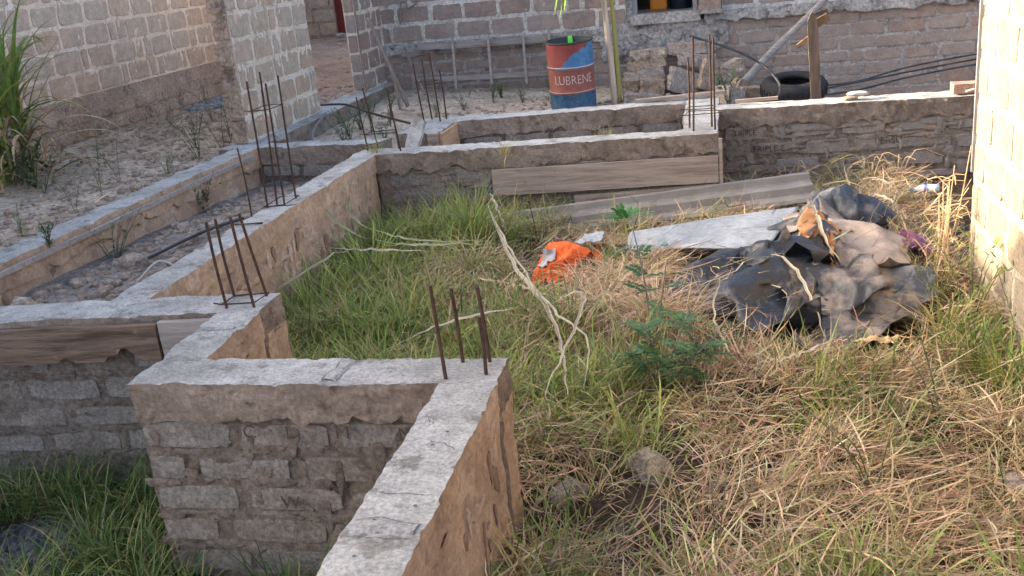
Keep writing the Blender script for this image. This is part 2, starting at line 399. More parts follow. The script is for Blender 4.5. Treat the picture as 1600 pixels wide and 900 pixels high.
# ------------------------------------------------------------------ masonry helpers
def prism(c4, z0, z1, step=.04, amp=.008, edge=.007, seed=3, mats=None, lower=0.0, inset=0.0):
    """a rough cast wall run on a four-cornered footprint (counter-clockwise), top face material 0, sides material 1"""
    c = np.array(c4, float)
    if inset:
        m = c.mean(0); d = c - m
        c = c.copy()
        for i in range(4):
            p, q, r = c4[i - 1], c4[i], c4[(i + 1) % 4]
            e1 = np.array(q) - np.array(p); e2 = np.array(r) - np.array(q)
            n1 = np.array([-e1[1], e1[0]]) / np.hypot(*e1); n2 = np.array([-e2[1], e2[0]]) / np.hypot(*e2)
            c[i] = np.array(q) + (n1 * (np.hypot(*e1) > np.hypot(*e2)) + n2 * (np.hypot(*e2) >= np.hypot(*e1))) * inset
    L = max(np.hypot(*(c[1] - c[0])), np.hypot(*(c[2] - c[3]))); Wd = max(np.hypot(*(c[3] - c[0])), np.hypot(*(c[2] - c[1])))
    nu = max(2, int(L / step) + 1); nv = max(2, int(Wd / step) + 1); nz = max(2, int((z1 - z0) / step) + 1)
    u = np.linspace(0, 1, nu); v = np.linspace(0, 1, nv)
    U, Vv = np.meshgrid(u, v, indexing='ij')
    top = ((1 - U) * (1 - Vv))[..., None] * c[0] + (U * (1 - Vv))[..., None] * c[1] + (U * Vv)[..., None] * c[2] + ((1 - U) * Vv)[..., None] * c[3]
    tv = np.concatenate([top, np.full(top.shape[:2] + (1,), z1)], -1).reshape(-1, 3)
    F = [tuple(q) for q in grid_faces(nu, nv)]; fm = [0] * len(F)
    ring = [i * nv for i in range(nu)] + [(nu - 1) * nv + j for j in range(1, nv)] + [i * nv + nv - 1 for i in range(nu - 2, -1, -1)] + [j for j in range(nv - 2, 0, -1)]
    nr = len(ring); V = [tv]; base = len(tv); prev = list(ring)
    for k in range(1, nz):
        z = z1 + (z0 - z1) * k / (nz - 1); lay = tv[ring].copy(); lay[:, 2] = z
        if lower and k == nz - 1: pass
        V.append(lay); cur = [base + i for i in range(nr)]; base += nr
        for i in range(nr):
            F.append((prev[i], cur[i], cur[(i + 1) % nr], prev[(i + 1) % nr])); fm.append(1)
        prev = cur
    F.append(tuple(prev[::-1])); fm.append(1)
    V = np.concatenate(V)
    d = np.stack([fbm(V * 7 + 10 * k, seed + k, 4) for k in range(3)], -1)
    e = np.stack([fbm(V * 26 + 7 * k, seed + 9 + k, 3) for k in range(3)], -1)
    V2 = V + d * amp * np.array([1, 1, .8]) + e * edge * np.array([1, 1, .35])
    if lower or edge >= .007:
        tr_ = np.zeros(len(V), bool); tr_[ring] = True; tr_[len(tv):] = False
        chip = (np.clip(fbm(V * 6, 91, 5, .65) - .16, 0, 1) + .5 * np.clip(fbm(V * 31, 95, 2) - .35, 0, 1)) * tr_; V2[:, 2] -= chip * .05
    if lower:
        low = np.clip((z1 - .55 * (z1 - z0) - V[:, 2]) / (.45 * (z1 - z0)), 0, 1)
        V2[:, 2] -= low * lower * (fbm(V * np.array([13, 13, 0]), 77, 5, .7) * 2.2 + .2)
        side = (V[:, 2] < z1 - .01)
        wr = fbm(V * np.array([9, 9, 55]), 79, 4) * .008 * side
        cc = c.mean(0); dd = V[:, :2] - cc; dd /= np.maximum(np.abs(dd).max(1, keepdims=True), 1e-6)
        V2[:, :2] += np.stack([wr, wr], -1)
    return V2, F, fm

def rotz(a): return Matrix.Rotation(a, 4, 'Z')
def slab(name, parent, org, rot, L, z0, z1, thick, mat, step=.05, amp=.008, freq=9, seed=1, mask=None, **kw):
    """wall body whose visible face is a rough mortar sheet; local X along the wall, local -Y outward"""
    nu = max(2, int(L / step) + 1); nz = max(2, int((z1 - z0) / step) + 1)
    u = np.linspace(0, L, nu); z = np.linspace(z0, z1, nz); U, Z = np.meshgrid(u, z, indexing='ij')
    P = p3(U, 0 * U, Z); d = fbm(P * freq + seed * 3.1, seed, 5) * amp * 1.6
    d += np.maximum(0, fbm(P * freq * 2.7 + seed, seed + 5, 3)) * amp
    P[..., 1] = -d
    V = P.reshape(-1, 3); F = [tuple(q) for q in grid_faces(nu, nz)]
    b = len(V); ring = [i * nz for i in range(nu)] + [(nu - 1) * nz + j for j in range(1, nz)] + [i * nz + nz - 1 for i in range(nu - 2, -1, -1)] + [j for j in range(nz - 2, 0, -1)]
    back = V[ring].copy(); back[:, 1] = thick
    nr = len(ring); V = np.concatenate([V, back])
    for i in range(nr): F.append((ring[(i + 1) % nr], ring[i], b + i, b + (i + 1) % nr))
    F.append(tuple(range(b, b + nr)))
    Mx = Matrix.Translation((org[0], org[1], 0)) @ rotz(rot)
    return mk(name, V, F, mat, parent, Mx, **kw)

_bcache = {}
def block_mesh(wd, h, mat, variant, rough, proud, corner, hi=False):
    key = (round(wd, 2), round(h, 3), mat.name, variant, rough, proud, hi)
    if key in _bcache: return _bcache[key]
    rr = random.Random(hash((round(wd * 100), round(h * 1000), variant, int(rough * 10000))) & 0xffff)
    n = 30 if hi else 18; out = []
    for i in range(n):
        a = 2 * math.pi * i / n + .17
        ca, sa = math.cos(a), math.sin(a); e = corner
        x = math.copysign(abs(ca) ** e, ca) * wd / 2; z = math.copysign(abs(sa) ** e, sa) * h / 2
        out.append((x + rr.uniform(-1, 1) * rough, z + rr.uniform(-1, 1) * rough * .8))
    if hi:
        sd = rr.randrange(999); V = []; F = []
        for sc, d in ((1, -.012), (.985, proud * .6), (.95, proud), (.75, proud), (.5, proud), (.25, proud)):
            for x, z in out:
                q = np.array([x * (1 - (1 - sc) * .45) if sc > .9 else x * sc, 0, z * sc]); nz = float(fbm(q[None] * np.array([9, 1, 16]) + sd, sd, 3)[0]) * .005
                V.append((q[0], -d - (nz if sc < 1 else 0), q[2]))
        for k in range(5): F += [(k * n + i, k * n + (i + 1) % n, (k + 1) * n + (i + 1) % n, (k + 1) * n + i) for i in range(n)]
        F.append(tuple(range(5 * n, 6 * n)))
        me = mesh_from('block', V, F, mat); _bcache[key] = me
        return me
    V = [(x, .012, z) for x, z in out] + [(x * .985, -proud * .7, z * .97) for x, z in out] + [(x * .955, -proud, z * .92) for x, z in out]
    F = [(i, (i + 1) % n, n + (i + 1) % n, n + i) for i in range(n)] + [(n + i, n + (i + 1) % n, 2 * n + (i + 1) % n, 2 * n + i) for i in range(n)]
    F.append(tuple(range(2 * n, 3 * n)))
    F = [tuple(f) for f in F]
    me = mesh_from('block', V, F, mat); _bcache[key] = me
    return me

def blocks(parent, org, rot, L, rows, mat, proud=.006, rough=.008, mort=.03, corner=.22, seed=1, keep=None, u0=0.0, name='block', gap=None, sliver=.12, hi=False):
    """lay individual blocks on a wall face; rows = [(z_bottom, course_height, length)]"""
    rr = random.Random(seed); Mx = Matrix.Translation((org[0], org[1], 0)) @ rotz(rot)
    for k, (z, h, bl) in enumerate(rows):
        u = u0 - (bl + mort) * (rr.uniform(.35, .65) if k % 2 else rr.uniform(.02, .12))
        while u < L:
            b = bl * (rr.uniform(.2, .4) if rr.random() < sliver else rr.uniform(.94, 1.05)); m = mort * rr.uniform(.7, 1.5)
            a0 = max(u + m / 2, u0 + .008); a1 = min(u + b + m / 2, L - .008); u += b + m
            if a1 - a0 < .05: continue
            hh = h - mort * rr.uniform(.75, 1.3); zc = z + h / 2 + rr.uniform(-.006, .006)
            if keep and not keep((a0 + a1) / 2, zc, rr): continue
            me = block_mesh(round((a1 - a0), 2), round(hh / .008) * .008, mat, rr.randrange(4), rough, proud, corner, hi)
            o = bpy.data.objects.new(name, me)
            loc = Mx @ Vector(((a0 + a1) / 2, 0, zc))
            put(o, parent, Matrix.Translation(loc) @ rotz(rot) @ Matrix.Rotation(rr.uniform(-.012, .012), 4, 'Y'))

def smears(parent, org, rot, L, z0, z1, n, mat, seed, rows=None, horiz=False, out=.013, size=1.0):
    """squeezed-out mortar: small irregular lumps hanging from the joints"""
    rr = random.Random(seed); Mx = Matrix.Translation((org[0], org[1], 0)) @ rotz(rot); V = []; F = []
    for k in range(n):
        u = rr.uniform(.03, L - .03); z = (rr.choice(rows) + rr.uniform(-.01, .02)) if rows else rr.uniform(z0, z1)
        if not z0 < z < z1: continue
        a = rr.uniform(.012, .035) * size; b_ = rr.uniform(.03, .11) * size
        if horiz: a, b_ = rr.uniform(.04, .13) * size, rr.uniform(.012, .03) * size
        m_ = 11; b0 = len(V); tl = rr.uniform(-.3, .3)
        for ring, dep in ((1.0, -.006), (.8, out * .8), (.35, out)):
            for i in range(m_):
                t = 2 * math.pi * i / m_; q = ring * (1 + rr.uniform(-.28, .28) * (ring > .5)); x_ = math.cos(t) * a * q; y_ = math.sin(t) * b_ * q * (1 if math.sin(t) < 0 or horiz else .35)
                V.append(Mx @ Vector((u + x_ + tl * y_ * (not horiz), -dep, z + y_)))
        for rg in (0, 1): F += [(b0 + rg * m_ + i, b0 + rg * m_ + (i + 1) % m_, b0 + (rg + 1) * m_ + (i + 1) % m_, b0 + (rg + 1) * m_ + i) for i in range(m_)]
        F.append(tuple(range(b0 + 2 * m_, b0 + 3 * m_)))
    o = mk('mortar_smears', V, F, mat, parent, kind='stuff'); return o
# ------------------------------------------------------------------ foundation
FD = thing('building_foundation', (-2.0, 6.0, -.74), 'unfinished grey concrete block foundation with pale ring beam, rebar sprouting at its corners', 'foundation')
runs = {
 'W1': [(-1.215, .3), (-.95, .3), (-.96, 3.58), (-1.205, 3.575)],
 'W2': [(-2.645, 3.57), (-.96, 3.58), (-.963, 3.835), (-2.645, 3.855)],
 'W3': [(-2.645, 3.855), (-2.41, 3.853), (-2.43, 4.475), (-2.67, 4.46)],
 'W4': [(-7.0, 4.16), (-2.43, 4.475), (-2.44, 4.765), (-7.0, 4.39)],
 'W5': [(-3.45, 4.684), (-3.215, 4.702), (-3.2, 8.5), (-3.42, 8.76)],
 'W7': [(-3.2, 8.5), (-.135, 8.65), (-.14, 8.90), (-3.42, 8.76)],
 'W8': [(-.44, 8.886), (-.14, 8.90), (-.146, 9.82), (-.47, 9.82)],
 'WK': [(-.47, 9.82), (-.146, 9.82), (-.146, 10.62), (-.47, 10.62)],
 'W10': [(-.146, 9.82), (2.9, 9.80), (2.9, 10.13), (-.146, 10.15)],
 'W9': [(-3.3, 10.05), (-.47, 10.36), (-.47, 10.62), (-3.3, 10.36)],
 'W11': [(-3.3, 9.5), (-2.87, 9.5), (-2.86, 10.098), (-3.3, 10.05)],
 'W6': [(-4.70, 9.2), (-3.44, 9.08), (-3.30, 9.30), (-4.70, 9.45)],
 'WL': [(-5.06, 4.53), (-4.79, 4.555), (-4.70, 9.2), (-4.95, 9.2)],
 'WP': [(-5.12, 9.2), (-4.70, 9.2), (-4.72, 13.88), (-5.12, 13.88)],
}
side_mat = {'W1': 'earth_face', 'W3': 'earth_face', 'W5': 'earth_face', 'WL': 'earth_face'}
sections = {}
for k, c in runs.items():
    near = k in ('W1', 'W2', 'W3', 'W4')
    sm = M[side_mat.get(k, 'beam_side')]
    V, F, fm = prism(c, -.165, 0.0, .022 if near else .035, .012, .010 if near else .013, 3, lower=.045 if k not in ('W1', 'W3', 'W5') else 0)
    mk('ring_beam', V, F, [M['cement_top'], sm], FD, fm=fm, smooth=False)
    lowm = M['earth_face'] if k in side_mat else M['mortar_pale' if k in ('W10', 'W7') else 'mortar_found']
    V, F, fm = prism(c, -1.2, -.15, .022 if near else .04, .014, .008, 5, inset=.026 if k not in ('W1', 'W3', 'W5') else .012)
    fx = np.array([np.mean(V[list(f)], 0)[0] for f in F]); ex = max(q[0] for q in c)
    if k in ('W2', 'W4'): fm = np.where(fx > ex - .022, 1, 0)
    sections[k] = mk('wall_section', V, F, [lowm, M['earth_face'] if k in ('W2', 'W4') else lowm], FD, fm=fm)
def rows_from(z_top, n, h, bl): return [(z_top - h * (i + 1), h, bl) for i in range(n)]
# exposed courses, each block its own piece
blocks(sections['W2'], (-2.635, 3.594), math.atan2(.01, 1.685), 1.40, rows_from(-.175, 5, .165, .43), M['block_found'], proud=.004, rough=.009, mort=.055, corner=.24, seed=4, sliver=.05, hi=True)
blocks(sections['W4'], (-4.6, 4.350), math.atan2(.315, 4.57), 2.1, rows_from(-.175, 4, .165, .43), M['block_found'], proud=.004, rough=.009, mort=.055, corner=.24, seed=6, sliver=.05, hi=True)
blocks(sections['W10'], (-.10, 9.843), math.atan2(-.02, 3.046), 2.6, rows_from(-.16, 4, .165, .42), M['block_pale'], proud=.009, rough=.012, mort=.05, corner=.30, seed=8)
blocks(sections['W7'], (-3.1, 8.528), math.atan2(.15, 3.065), 2.95, rows_from(-.17, 4, .16, .43), M['block_found'], proud=.005, rough=.014, mort=.045, corner=.3, seed=9)
blocks(sections['W6'], (-4.68, 9.212), math.atan2(-.12, 1.26), 1.22, rows_from(-.17, 3, .165, .43), M['block_found'], proud=.014, rough=.014, mort=.045, corner=.3, seed=10)
blocks(sections['W9'], (-2.8, 10.12), math.atan2(.31, 2.83), 2.3, rows_from(-.17, 2, .165, .43), M['block_found'], proud=.014, rough=.014, mort=.045, corner=.3, seed=12)
blocks(sections['WP'], (-4.722, 9.5), math.pi / 2, 4.2, rows_from(-.10, 1, .165, .43), M['block_found'], proud=.014, rough=.016, mort=.05, corner=.34, seed=14)
smears(sections['W2'], (-2.635, 3.592), math.atan2(.01, 1.685), 1.40, -1.0, -.2, 46, M['mortar_found'], 401, [-.175 - .165 * k for k in range(6)], True, .007)
smears(sections['W2'], (-2.635, 3.592), math.atan2(.01, 1.685), 1.40, -1.0, -.2, 26, M['mortar_found'], 402, None, False, .007, 1.6)
smears(sections['W4'], (-4.6, 4.348), math.atan2(.315, 4.57), 2.1, -1.0, -.2, 60, M['mortar_found'], 403, [-.175 - .165 * k for k in range(5)], True, .008)
smears(sections['W10'], (-.10, 9.841), math.atan2(-.02, 3.046), 2.6, -.8, -.17, 90, M['mortar_pale'], 404, None, True, .016, 1.1)
smears(sections['W10'], (-.10, 9.841), math.atan2(-.02, 3.046), 2.6, -.8, -.17, 60, M['block_pale'], 405, None, False, .016, 1.4)
smears(sections['W7'], (-3.1, 8.526), math.atan2(.15, 3.065), 2.95, -.8, -.17, 60, M['mortar_pale'], 406, None, True, .014, 1.1)
M['earth_light'] = mineral('earth_light', (.52, .40, .30), (.46, .34, .25), (.40, .28, .20), big=3, fine=30, bump=.012, speck=.25)
M['earth_dark'] = mineral('earth_dark', (.33, .225, .155), (.28, .19, .13), (.38, .27, .19), big=3, fine=30, bump=.02, speck=.3)
for nm, org, L_, sd in (('W1', (-.972, .6), 2.95, 411), ('W3', (-2.424, 3.87), .58, 412), ('W5', (-3.215, 4.72), 3.75, 413), ('WL', (-4.79, 4.6), 4.5, 414)):
    n_ = int(L_ * 16)
    smears(sections[nm], org, math.pi / 2, L_, -.9, -.16, n_, M['earth_light'], sd, None, False, .006, 1.5)
    smears(sections[nm], org, math.pi / 2, L_, -.9, -.16, n_, M['earth_dark'], sd + 20, None, False, .006, 1.3)
    smears(sections[nm], org, math.pi / 2, L_, -.9, -.14, n_, M['earth_face'], sd + 40, [-.165, -.33, -.50, -.66], True, .010, 1.2)
# thin hand-cut seams and holes in the ring beam top are relief strips
def seam(p, q, wd=.03, h=.012):
    p = Vector((*p, -.004)); q = Vector((*q, -.004)); d = (q - p).normalized(); n = Vector((-d.y, d.x, 0)) * wd / 2
    V = []; F = []
    N = 9
    for i in range(N):
        t = p.lerp(q, i / (N - 1)); j = Vector((random.uniform(-1, 1), random.uniform(-1, 1), 0)) * .004
        V += [t - n + j, t - n * .5 + j + Vector((0, 0, h)), t + n * .5 - j + Vector((0, 0, h)), t + n - j]
    for i in range(N - 1):
        for k in range(3): F.append((i * 4 + k, (i + 1) * 4 + k, (i + 1) * 4 + k + 1, i * 4 + k + 1))
    mk('beam_joint', V, F, M['beam_top_patch'], FD)
M['beam_top_patch'] = mineral('beam_top_patch', (.28, .265, .25), (.35, .335, .315), (.22, .20, .18), big=5, fine=60, bump=.012)
seam((-1.705, 3.61), (-1.68, 3.815), .07, .010); seam((-1.19, 2.50), (-.98, 2.515), .07, .010)
seam((-2.645, 4.225), (-2.455, 4.23), .04, .009)

M['crack'] = plain('crack', (.10, .095, .085), .95)
def crack(p, q, wd=.0022):
    P = [Vector((p[0] + (q[0] - p[0]) * t, p[1] + (q[1] - p[1]) * t, .0)) for t in np.linspace(0, 1, 14)]
    d = Vector((q[0] - p[0], q[1] - p[1], 0)).normalized(); nrm = Vector((-d.y, d.x, 0)); V = []; F = []
    off = 0
    for i_, pt in enumerate(P):
        off += random.uniform(-.006, .006); w2 = wd * random.uniform(.4, 1.2) * (1 if 0 < i_ < 13 else .2); V += [pt + nrm * (off - w2), pt + nrm * (off + w2)]
    V = np.array([tuple(v) for v in V]); a_ = np.stack([fbm(V * 7 + 10 * k, 3 + k, 4) for k in range(3)], -1); e_ = np.stack([fbm(V * 26 + 7 * k, 12 + k, 3) for k in range(3)], -1)
    V[:, 2] += a_[:, 2] * .012 * .8 + e_[:, 2] * .010 * .35 + .003
    for i_ in range(13): F.append((2 * i_, 2 * i_ + 2, 2 * i_ + 3, 2 * i_ + 1))
    mk('crack', V, F, M['crack'], FD)
for p_, q_ in (((-1.10, 3.10), (-.985, 3.02)), ((-1.19, 2.72), (-1.0, 2.73)), ((-1.195, 2.545), (-.975, 2.56)), ((-1.19, 2.455), (-.98, 2.47)), ((-1.74, 3.59), (-1.71, 3.83)), ((-1.665, 3.59), (-1.64, 3.83)), ((-2.63, 4.20), (-2.45, 4.205)), ((-2.63, 4.25), (-2.47, 4.25)), ((-2.58, 4.08), (-2.50, 4.09)), ((-3.43, 5.19), (-3.25, 5.22)), ((-3.3, 4.6), (-3.1, 4.66)), ((-1.17, 3.3), (-1.12, 3.22)), ((-.40, 9.3), (-.2, 9.32))): crack(p_, q_)
def pit(x, y, r0):
    V = []; 
    for i_ in range(9): a_ = i_ / 9 * 6.283; V.append((x + math.cos(a_) * r0 * random.uniform(.6, 1.2), y + math.sin(a_) * r0 * .7 * random.uniform(.6, 1.2), .004))
    V = np.array(V); a_ = fbm(V * 7 + 20, 5, 4); V[:, 2] += a_ * .0096
    mk('pit', V, [tuple(range(9))], M['crack'], FD)
for k in range(26):
    if k < 16: pit(random.uniform(-1.18, -.99), random.uniform(2.3, 3.5), random.uniform(.003, .009))
    else: pit(random.uniform(-2.5, -1.3), random.uniform(3.62, 3.8), random.uniform(.003, .008))
# stamped letters: thin raised text, recess shade put into its dark colour
def text_mesh(txt, size, depth):
    cu = bpy.data.curves.new('lettering', 'FONT'); cu.body = txt; cu.size = size; cu.extrude = depth; cu.align_x = 'CENTER'; cu.align_y = 'CENTER'
    cu.offset = -size * .012
    o = bpy.data.objects.new('lettering', cu); COL.objects.link(o); bpy.context.view_layer.update()
    me = bpy.data.meshes.new_from_object(o); COL.objects.unlink(o); bpy.data.objects.remove(o)
    return me
def stamp(sec, txt, x, y, z, size, rot=0.0, mat='letter_shade'):
    me = text_mesh(txt, size, .0025); me.materials.clear(); me.materials.append(M[mat])
    o = bpy.data.objects.new('stamped_letters', me)
    put(o, sections[sec], Matrix.Translation((x, y, z)) @ rotz(rot) @ Matrix.Rotation(math.pi / 2, 4, 'X'))
for t_, x_, z_ in (('C', -2.10, -.235), ('L', -1.91, -.235), ('M', -1.665, -.232), ('N', -1.38, -.238), ('W', -1.965, -.585)):
    stamp('W2', t_, x_, 3.5725, z_, .09)
stamp('W10', 'TRIPLE', .10, 9.825, -.24, .075); stamp('W10', 'TRIPLE E', .32, 9.824, -.405, .085); stamp('W10', 'PERSU', 1.42, 9.819, -.38, .09)

# starter bars: every bar a mesh of its own
def bar(b, t, r=.0075, bend=.01, hook=None):
    b = Vector(b); t = Vector(t); mid = b.lerp(t, .5) + Vector((random.uniform(-1, 1), random.uniform(-1, 1), 0)) * bend
    pts = spline([b - Vector((0, 0, .06)), b, mid, t] + ([hook] if hook else []), 10)
    V, F = tube(pts, r, 7)
    mk('rebar', V, F, M['rebar'], FD)
def stirrup(z, pts, r=.004, tail=.05):
    P = [Vector((x, y, z + random.uniform(-.008, .008))) for x, y in pts]
    P = P + [P[0] + (P[0] - P[1]).normalized() * -0.0] + [P[0] + Vector((-tail, .01, .004))]
    V, F = tube(P, r, 5); mk('stirrup', V, F, M['rebar'], FD)
# tall bars on the long wall
for (b, t) in (((-3.41, 6.68, 0), (-3.43, 6.74, .93)), ((-3.375, 6.77, 0), (-3.36, 6.83, .98)), ((-3.29, 6.72, 0), (-3.31, 6.79, .90)), ((-3.30, 6.95, 0), (-3.29, 6.97, .93))): bar(b, t, .0075, .012)
stirrup(.72, [(-3.43, 6.70), (-3.29, 6.70), (-3.28, 6.97), (-3.43, 6.97)]); stirrup(.02, [(-3.43, 6.66), (-3.27, 6.67), (-3.27, 6.95), (-3.43, 6.95)], tail=-.25)
bar((-3.43, 6.45, 0), (-3.45, 6.46, .50), .006, .01)
stirrup(.016, [(-3.43, 6.18), (-3.22, 6.19), (-3.22, 6.2), (-3.43, 6.19)], .004, .02)
# corner W3/W4
for (b, t) in (((-2.64, 4.515, 0), (-2.665, 4.52, .475)), ((-2.69, 4.70, 0), (-2.72, 4.71, .44)), ((-2.49, 4.53, 0), (-2.535, 4.54, .49)), ((-2.50, 4.705, 0), (-2.575, 4.71, .465))): bar(b, t, .008, .006)
stirrup(.018, [(-2.67, 4.52), (-2.49, 4.54), (-2.48, 4.70), (-2.68, 4.69)], .0045)
# near corner
for (b, t) in (((-1.187, 3.62, 0), (-1.206, 3.625, .41)), ((-1.16, 3.80, 0), (-1.175, 3.80, .335)), ((-1.025, 3.665, 0), (-1.03, 3.67, .255)), ((-1.04, 3.80, 0), (-1.06, 3.80, .34))): bar(b, t, .0085, .004)
# left end of the middle wall
for (b, t) in (((-3.33, 8.70, 0), (-3.38, 8.72, .50)), ((-3.25, 8.76, 0), (-3.33, 8.78, .57)), ((-2.985, 8.62, 0), (-3.04, 8.63, .43)), ((-3.04, 8.74, 0), (-3.09, 8.75, .56))): bar(b, t, .0075, .008)
stirrup(.17, [(-3.33, 8.66), (-3.02, 8.64), (-3.05, 8.78), (-3.30, 8.78)])
# column by the small room
for (b, t) in (((-.385, 8.97, 0), (-.38, 8.98, .62)), ((-.345, 8.80, 0), (-.325, 8.81, .82)), ((-.19, 8.99, 0), (-.19, 9.0, .80)), ((-.16, 8.83, 0), (-.155, 8.84, .78))): bar(b, t, .0085, .006)
stirrup(.19, [(-.40, 8.80), (-.16, 8.82), (-.16, 9.0), (-.39, 8.98)]); stirrup(.14, [(-.42, 8.84), (-.10, 8.82), (-.14, 8.98), (-.39, 8.99)])
# far corner of the small room
for (b, t) in (((-3.20, 10.12, 0), (-3.25, 10.13, .62)), ((-3.16, 10.28, 0), (-3.20, 10.29, .66)), ((-3.03, 10.14, 0), (-3.07, 10.15, .72)), ((-3.0, 10.28, 0), (-3.02, 10.29, .52))): bar(b, t, .0085, .008)
stirrup(.42, [(-3.22, 10.14), (-3.04, 10.15), (-3.02, 10.28), (-3.19, 10.27)])
# pins in the rubble strip
bar((-4.55, 4.85, -.35), (-4.62, 4.86, -.10), .009, .0)

# ------------------------------------------------------------------ boards left from the formwork
def board(name, L, h, t, mat, Mx, label, seed=1, notch=None, rag=0.0, group=None, nx=40, nz=8, ragat=.2):
    """a sawn board in local X (length), Z (height), thickness Y; ragged lower edge if rag"""
    u = np.linspace(0, L, nx); v = np.linspace(0, 1, nz); U, Vv = np.meshgrid(u, v, indexing='ij')
    low = np.zeros(nx)
    if rag:
        low = rag * np.clip(fbm(p3(u * 3.2, 0, seed), seed, 5) * 1.7 + ragat, 0, 1) * h
    Z = low[:, None] + (h - low[:, None]) * Vv
    wob = fbm(p3(U * 1.5, Z * 3, seed), seed + 3, 3) * .006
    Z = Z + .004 * fbm(p3(U * 4, 0 * U, seed + 2.), seed + 4, 3)
    fr = p3(U, -t / 2 + wob + .004 * fbm(p3(U * 2, Z * 40, seed), seed + 6, 3), Z); bk = p3(U, t / 2 + wob, Z)
    V = np.concatenate([fr.reshape(-1, 3), bk.reshape(-1, 3)]); n = nx * nz
    A = grid_faces(nx, nz); F = [tuple(q) for q in A]
    F += [tuple(q[::-1] + n) for q in A]
    ring = [i * nz for i in range(nx)] + [(nx - 1) * nz + j for j in range(1, nz)] + [i * nz + nz - 1 for i in range(nx - 2, -1, -1)] + [j for j in range(nz - 2, 0, -1)]
    for i in range(len(ring)):
        a, b = ring[i], ring[(i + 1) % len(ring)]; F.append((b, a, a + n, b + n))
    if notch:
        F = [f for f in F if not all(V[i, 0] <= notch[0] and notch[1] <= V[i, 2] <= notch[2] for i in f)]
    return mk(name, V, F, mat, None, Mx, label=label, cat='plank', group=group)
T = Matrix.Translation
board('plank', 1.985, .235, .032, M['plank_pale'], T((-2.122, 8.515, -.43)) @ rotz(math.atan2(.0975, 1.99)) @ Matrix.Rotation(-.006, 4, 'Y'), 'long pale weathered plank with split end against the small room wall', 3, notch=(.10, .10, .135), nx=60)
board('plank', 1.25, .11, .03, M['plank_pale'], T((-1.40, 8.55, -.58)) @ rotz(math.atan2(.0975, 1.99)) @ Matrix.Rotation(-.03, 4, 'Y'), 'narrow pale plank low on the wall under the long split plank', 4)
board('plank', .60, .035, .03, M['plank_pale'], T((-.115, 8.60, -.64)) @ Matrix.Rotation(-math.pi / 2, 4, 'Y') @ Matrix.Rotation(-math.pi / 2, 4, 'X'), 'thin upright batten at the end of the long split plank', 5)
ang4 = math.atan2(.315, 4.57)
board('plank', 3.0, .20, .045, M['plank_dark'], T((-5.99, 4.19, -.235)) @ rotz(ang4), 'rotten dark brown formwork board with splintered lower edge', 6, rag=.55, nx=110, nz=14, ragat=-.02)
board('plank', .36, .21, .04, M['plank_grey'], T((-2.985, 4.402, -.235)) @ rotz(ang4), 'short sound grey formwork board next to the rotten brown one', 7)
board('plank', .62, .24, .03, M['board_orange'], T((-2.85, 9.49, -.26)) @ rotz(math.pi / 2), 'orange brown side board boxing the wall end of the small room', 8)
board('plank', .115, .25, .03, M['plank_pale'], T((-2.985, 9.478, -.26)), 'short pale board on the front of the boxed wall end', 9, nx=10)
board('plank', 4.4, .035, .03, M['plank_grey'], T((-4.755, 4.62, -.075)) @ rotz(math.pi / 2 - .0193), 'long thin grey batten along the inside of the left foundation wall', 10, nx=60, nz=4)

# ------------------------------------------------------------------ houses
def course_rows(z0, z1, h, bl):
    n = int((z1 - z0) / h + .5); return [(z0 + i * h, h, bl) for i in range(n)]
# --- left house (along the dirt strip)
LH = thing('block_house', (-9.5, 10.0, -.3), 'house of pinkish tan blocks with pale mortar behind the reed clump', 'house')
wA = slab('wall', LH, (-7.3, 6.9), math.pi / 2, 9.0, .50, 2.52, .2, M['left_mortar'], .05, .009, 9, 21)
blocks(wA, (-7.3, 6.9), math.pi / 2, 9.0, course_rows(.52, 2.40, .258, .44), M['left_block'], proud=.008, rough=.013, mort=.036, corner=.24, seed=22, sliver=.16)
smears(wA, (-7.3, 6.9), math.pi / 2, 9.0, .55, 2.3, 120, M['left_mortar'], 23, [.52 + k * .258 for k in range(1, 7)])
wA2 = slab('plinth', LH, (-7.265, 6.9), math.pi / 2, 9.0, -.5, .515, .24, M['left_plinth'], .05, .012, 8, 25)
blocks(wA2, (-7.265, 6.9), math.pi / 2, 9.0, course_rows(-.13, .36, .165, .43), M['left_plinth'], proud=.014, rough=.014, mort=.04, corner=.3, seed=26)
b = MB()
b.box(-12.5, -7.51, 2.0, 15.9, -.5, 2.51)                    # body
b.build('wall', [M['left_mortar']], LH)
b = MB()                                                     # added tall gabled near wing, out of view, shaped to cast shade
prof = [(2.0, -.5), (7.12, -.5), (7.12, 2.50), (5.3, 4.35), (2.0, 4.35)]
Vg = [(-7.32, y, z) for y, z in prof] + [(-12.4, y, z) for y, z in prof]
b.add(Vg, [(0, 1, 2, 3, 4), (9, 8, 7, 6, 5)] + [(i, i + 5, (i + 1) % 5 + 5, (i + 1) % 5) for i in range(5)])
b.build('shade_gable_wing', [M['left_mortar']], LH)
def corrug(parent, x0, x1, y0, y1, za, zb, along='X'):
    n = 80; V = []; F = []
    for i in range(n + 1):
        t = i / n; off = .012 * math.cos(t * n * math.pi)
        for s in (0, 1):
            if along == 'X': V.append((x0 + (x1 - x0) * s, y0 + (y1 - y0) * t, (za if s == 0 else zb) + off))
            else: V.append((x0 + (x1 - x0) * t, y0 + (y1 - y0) * s, (za if s == 0 else zb) + off))
    for i in range(n): F.append((2 * i, 2 * i + 2, 2 * i + 3, 2 * i + 1))
    mk('roof', V, F, M['roof_sheet'], parent)
corrug(LH, -7.25, -12.6, 7.14, 16.0, 2.55, 3.05)
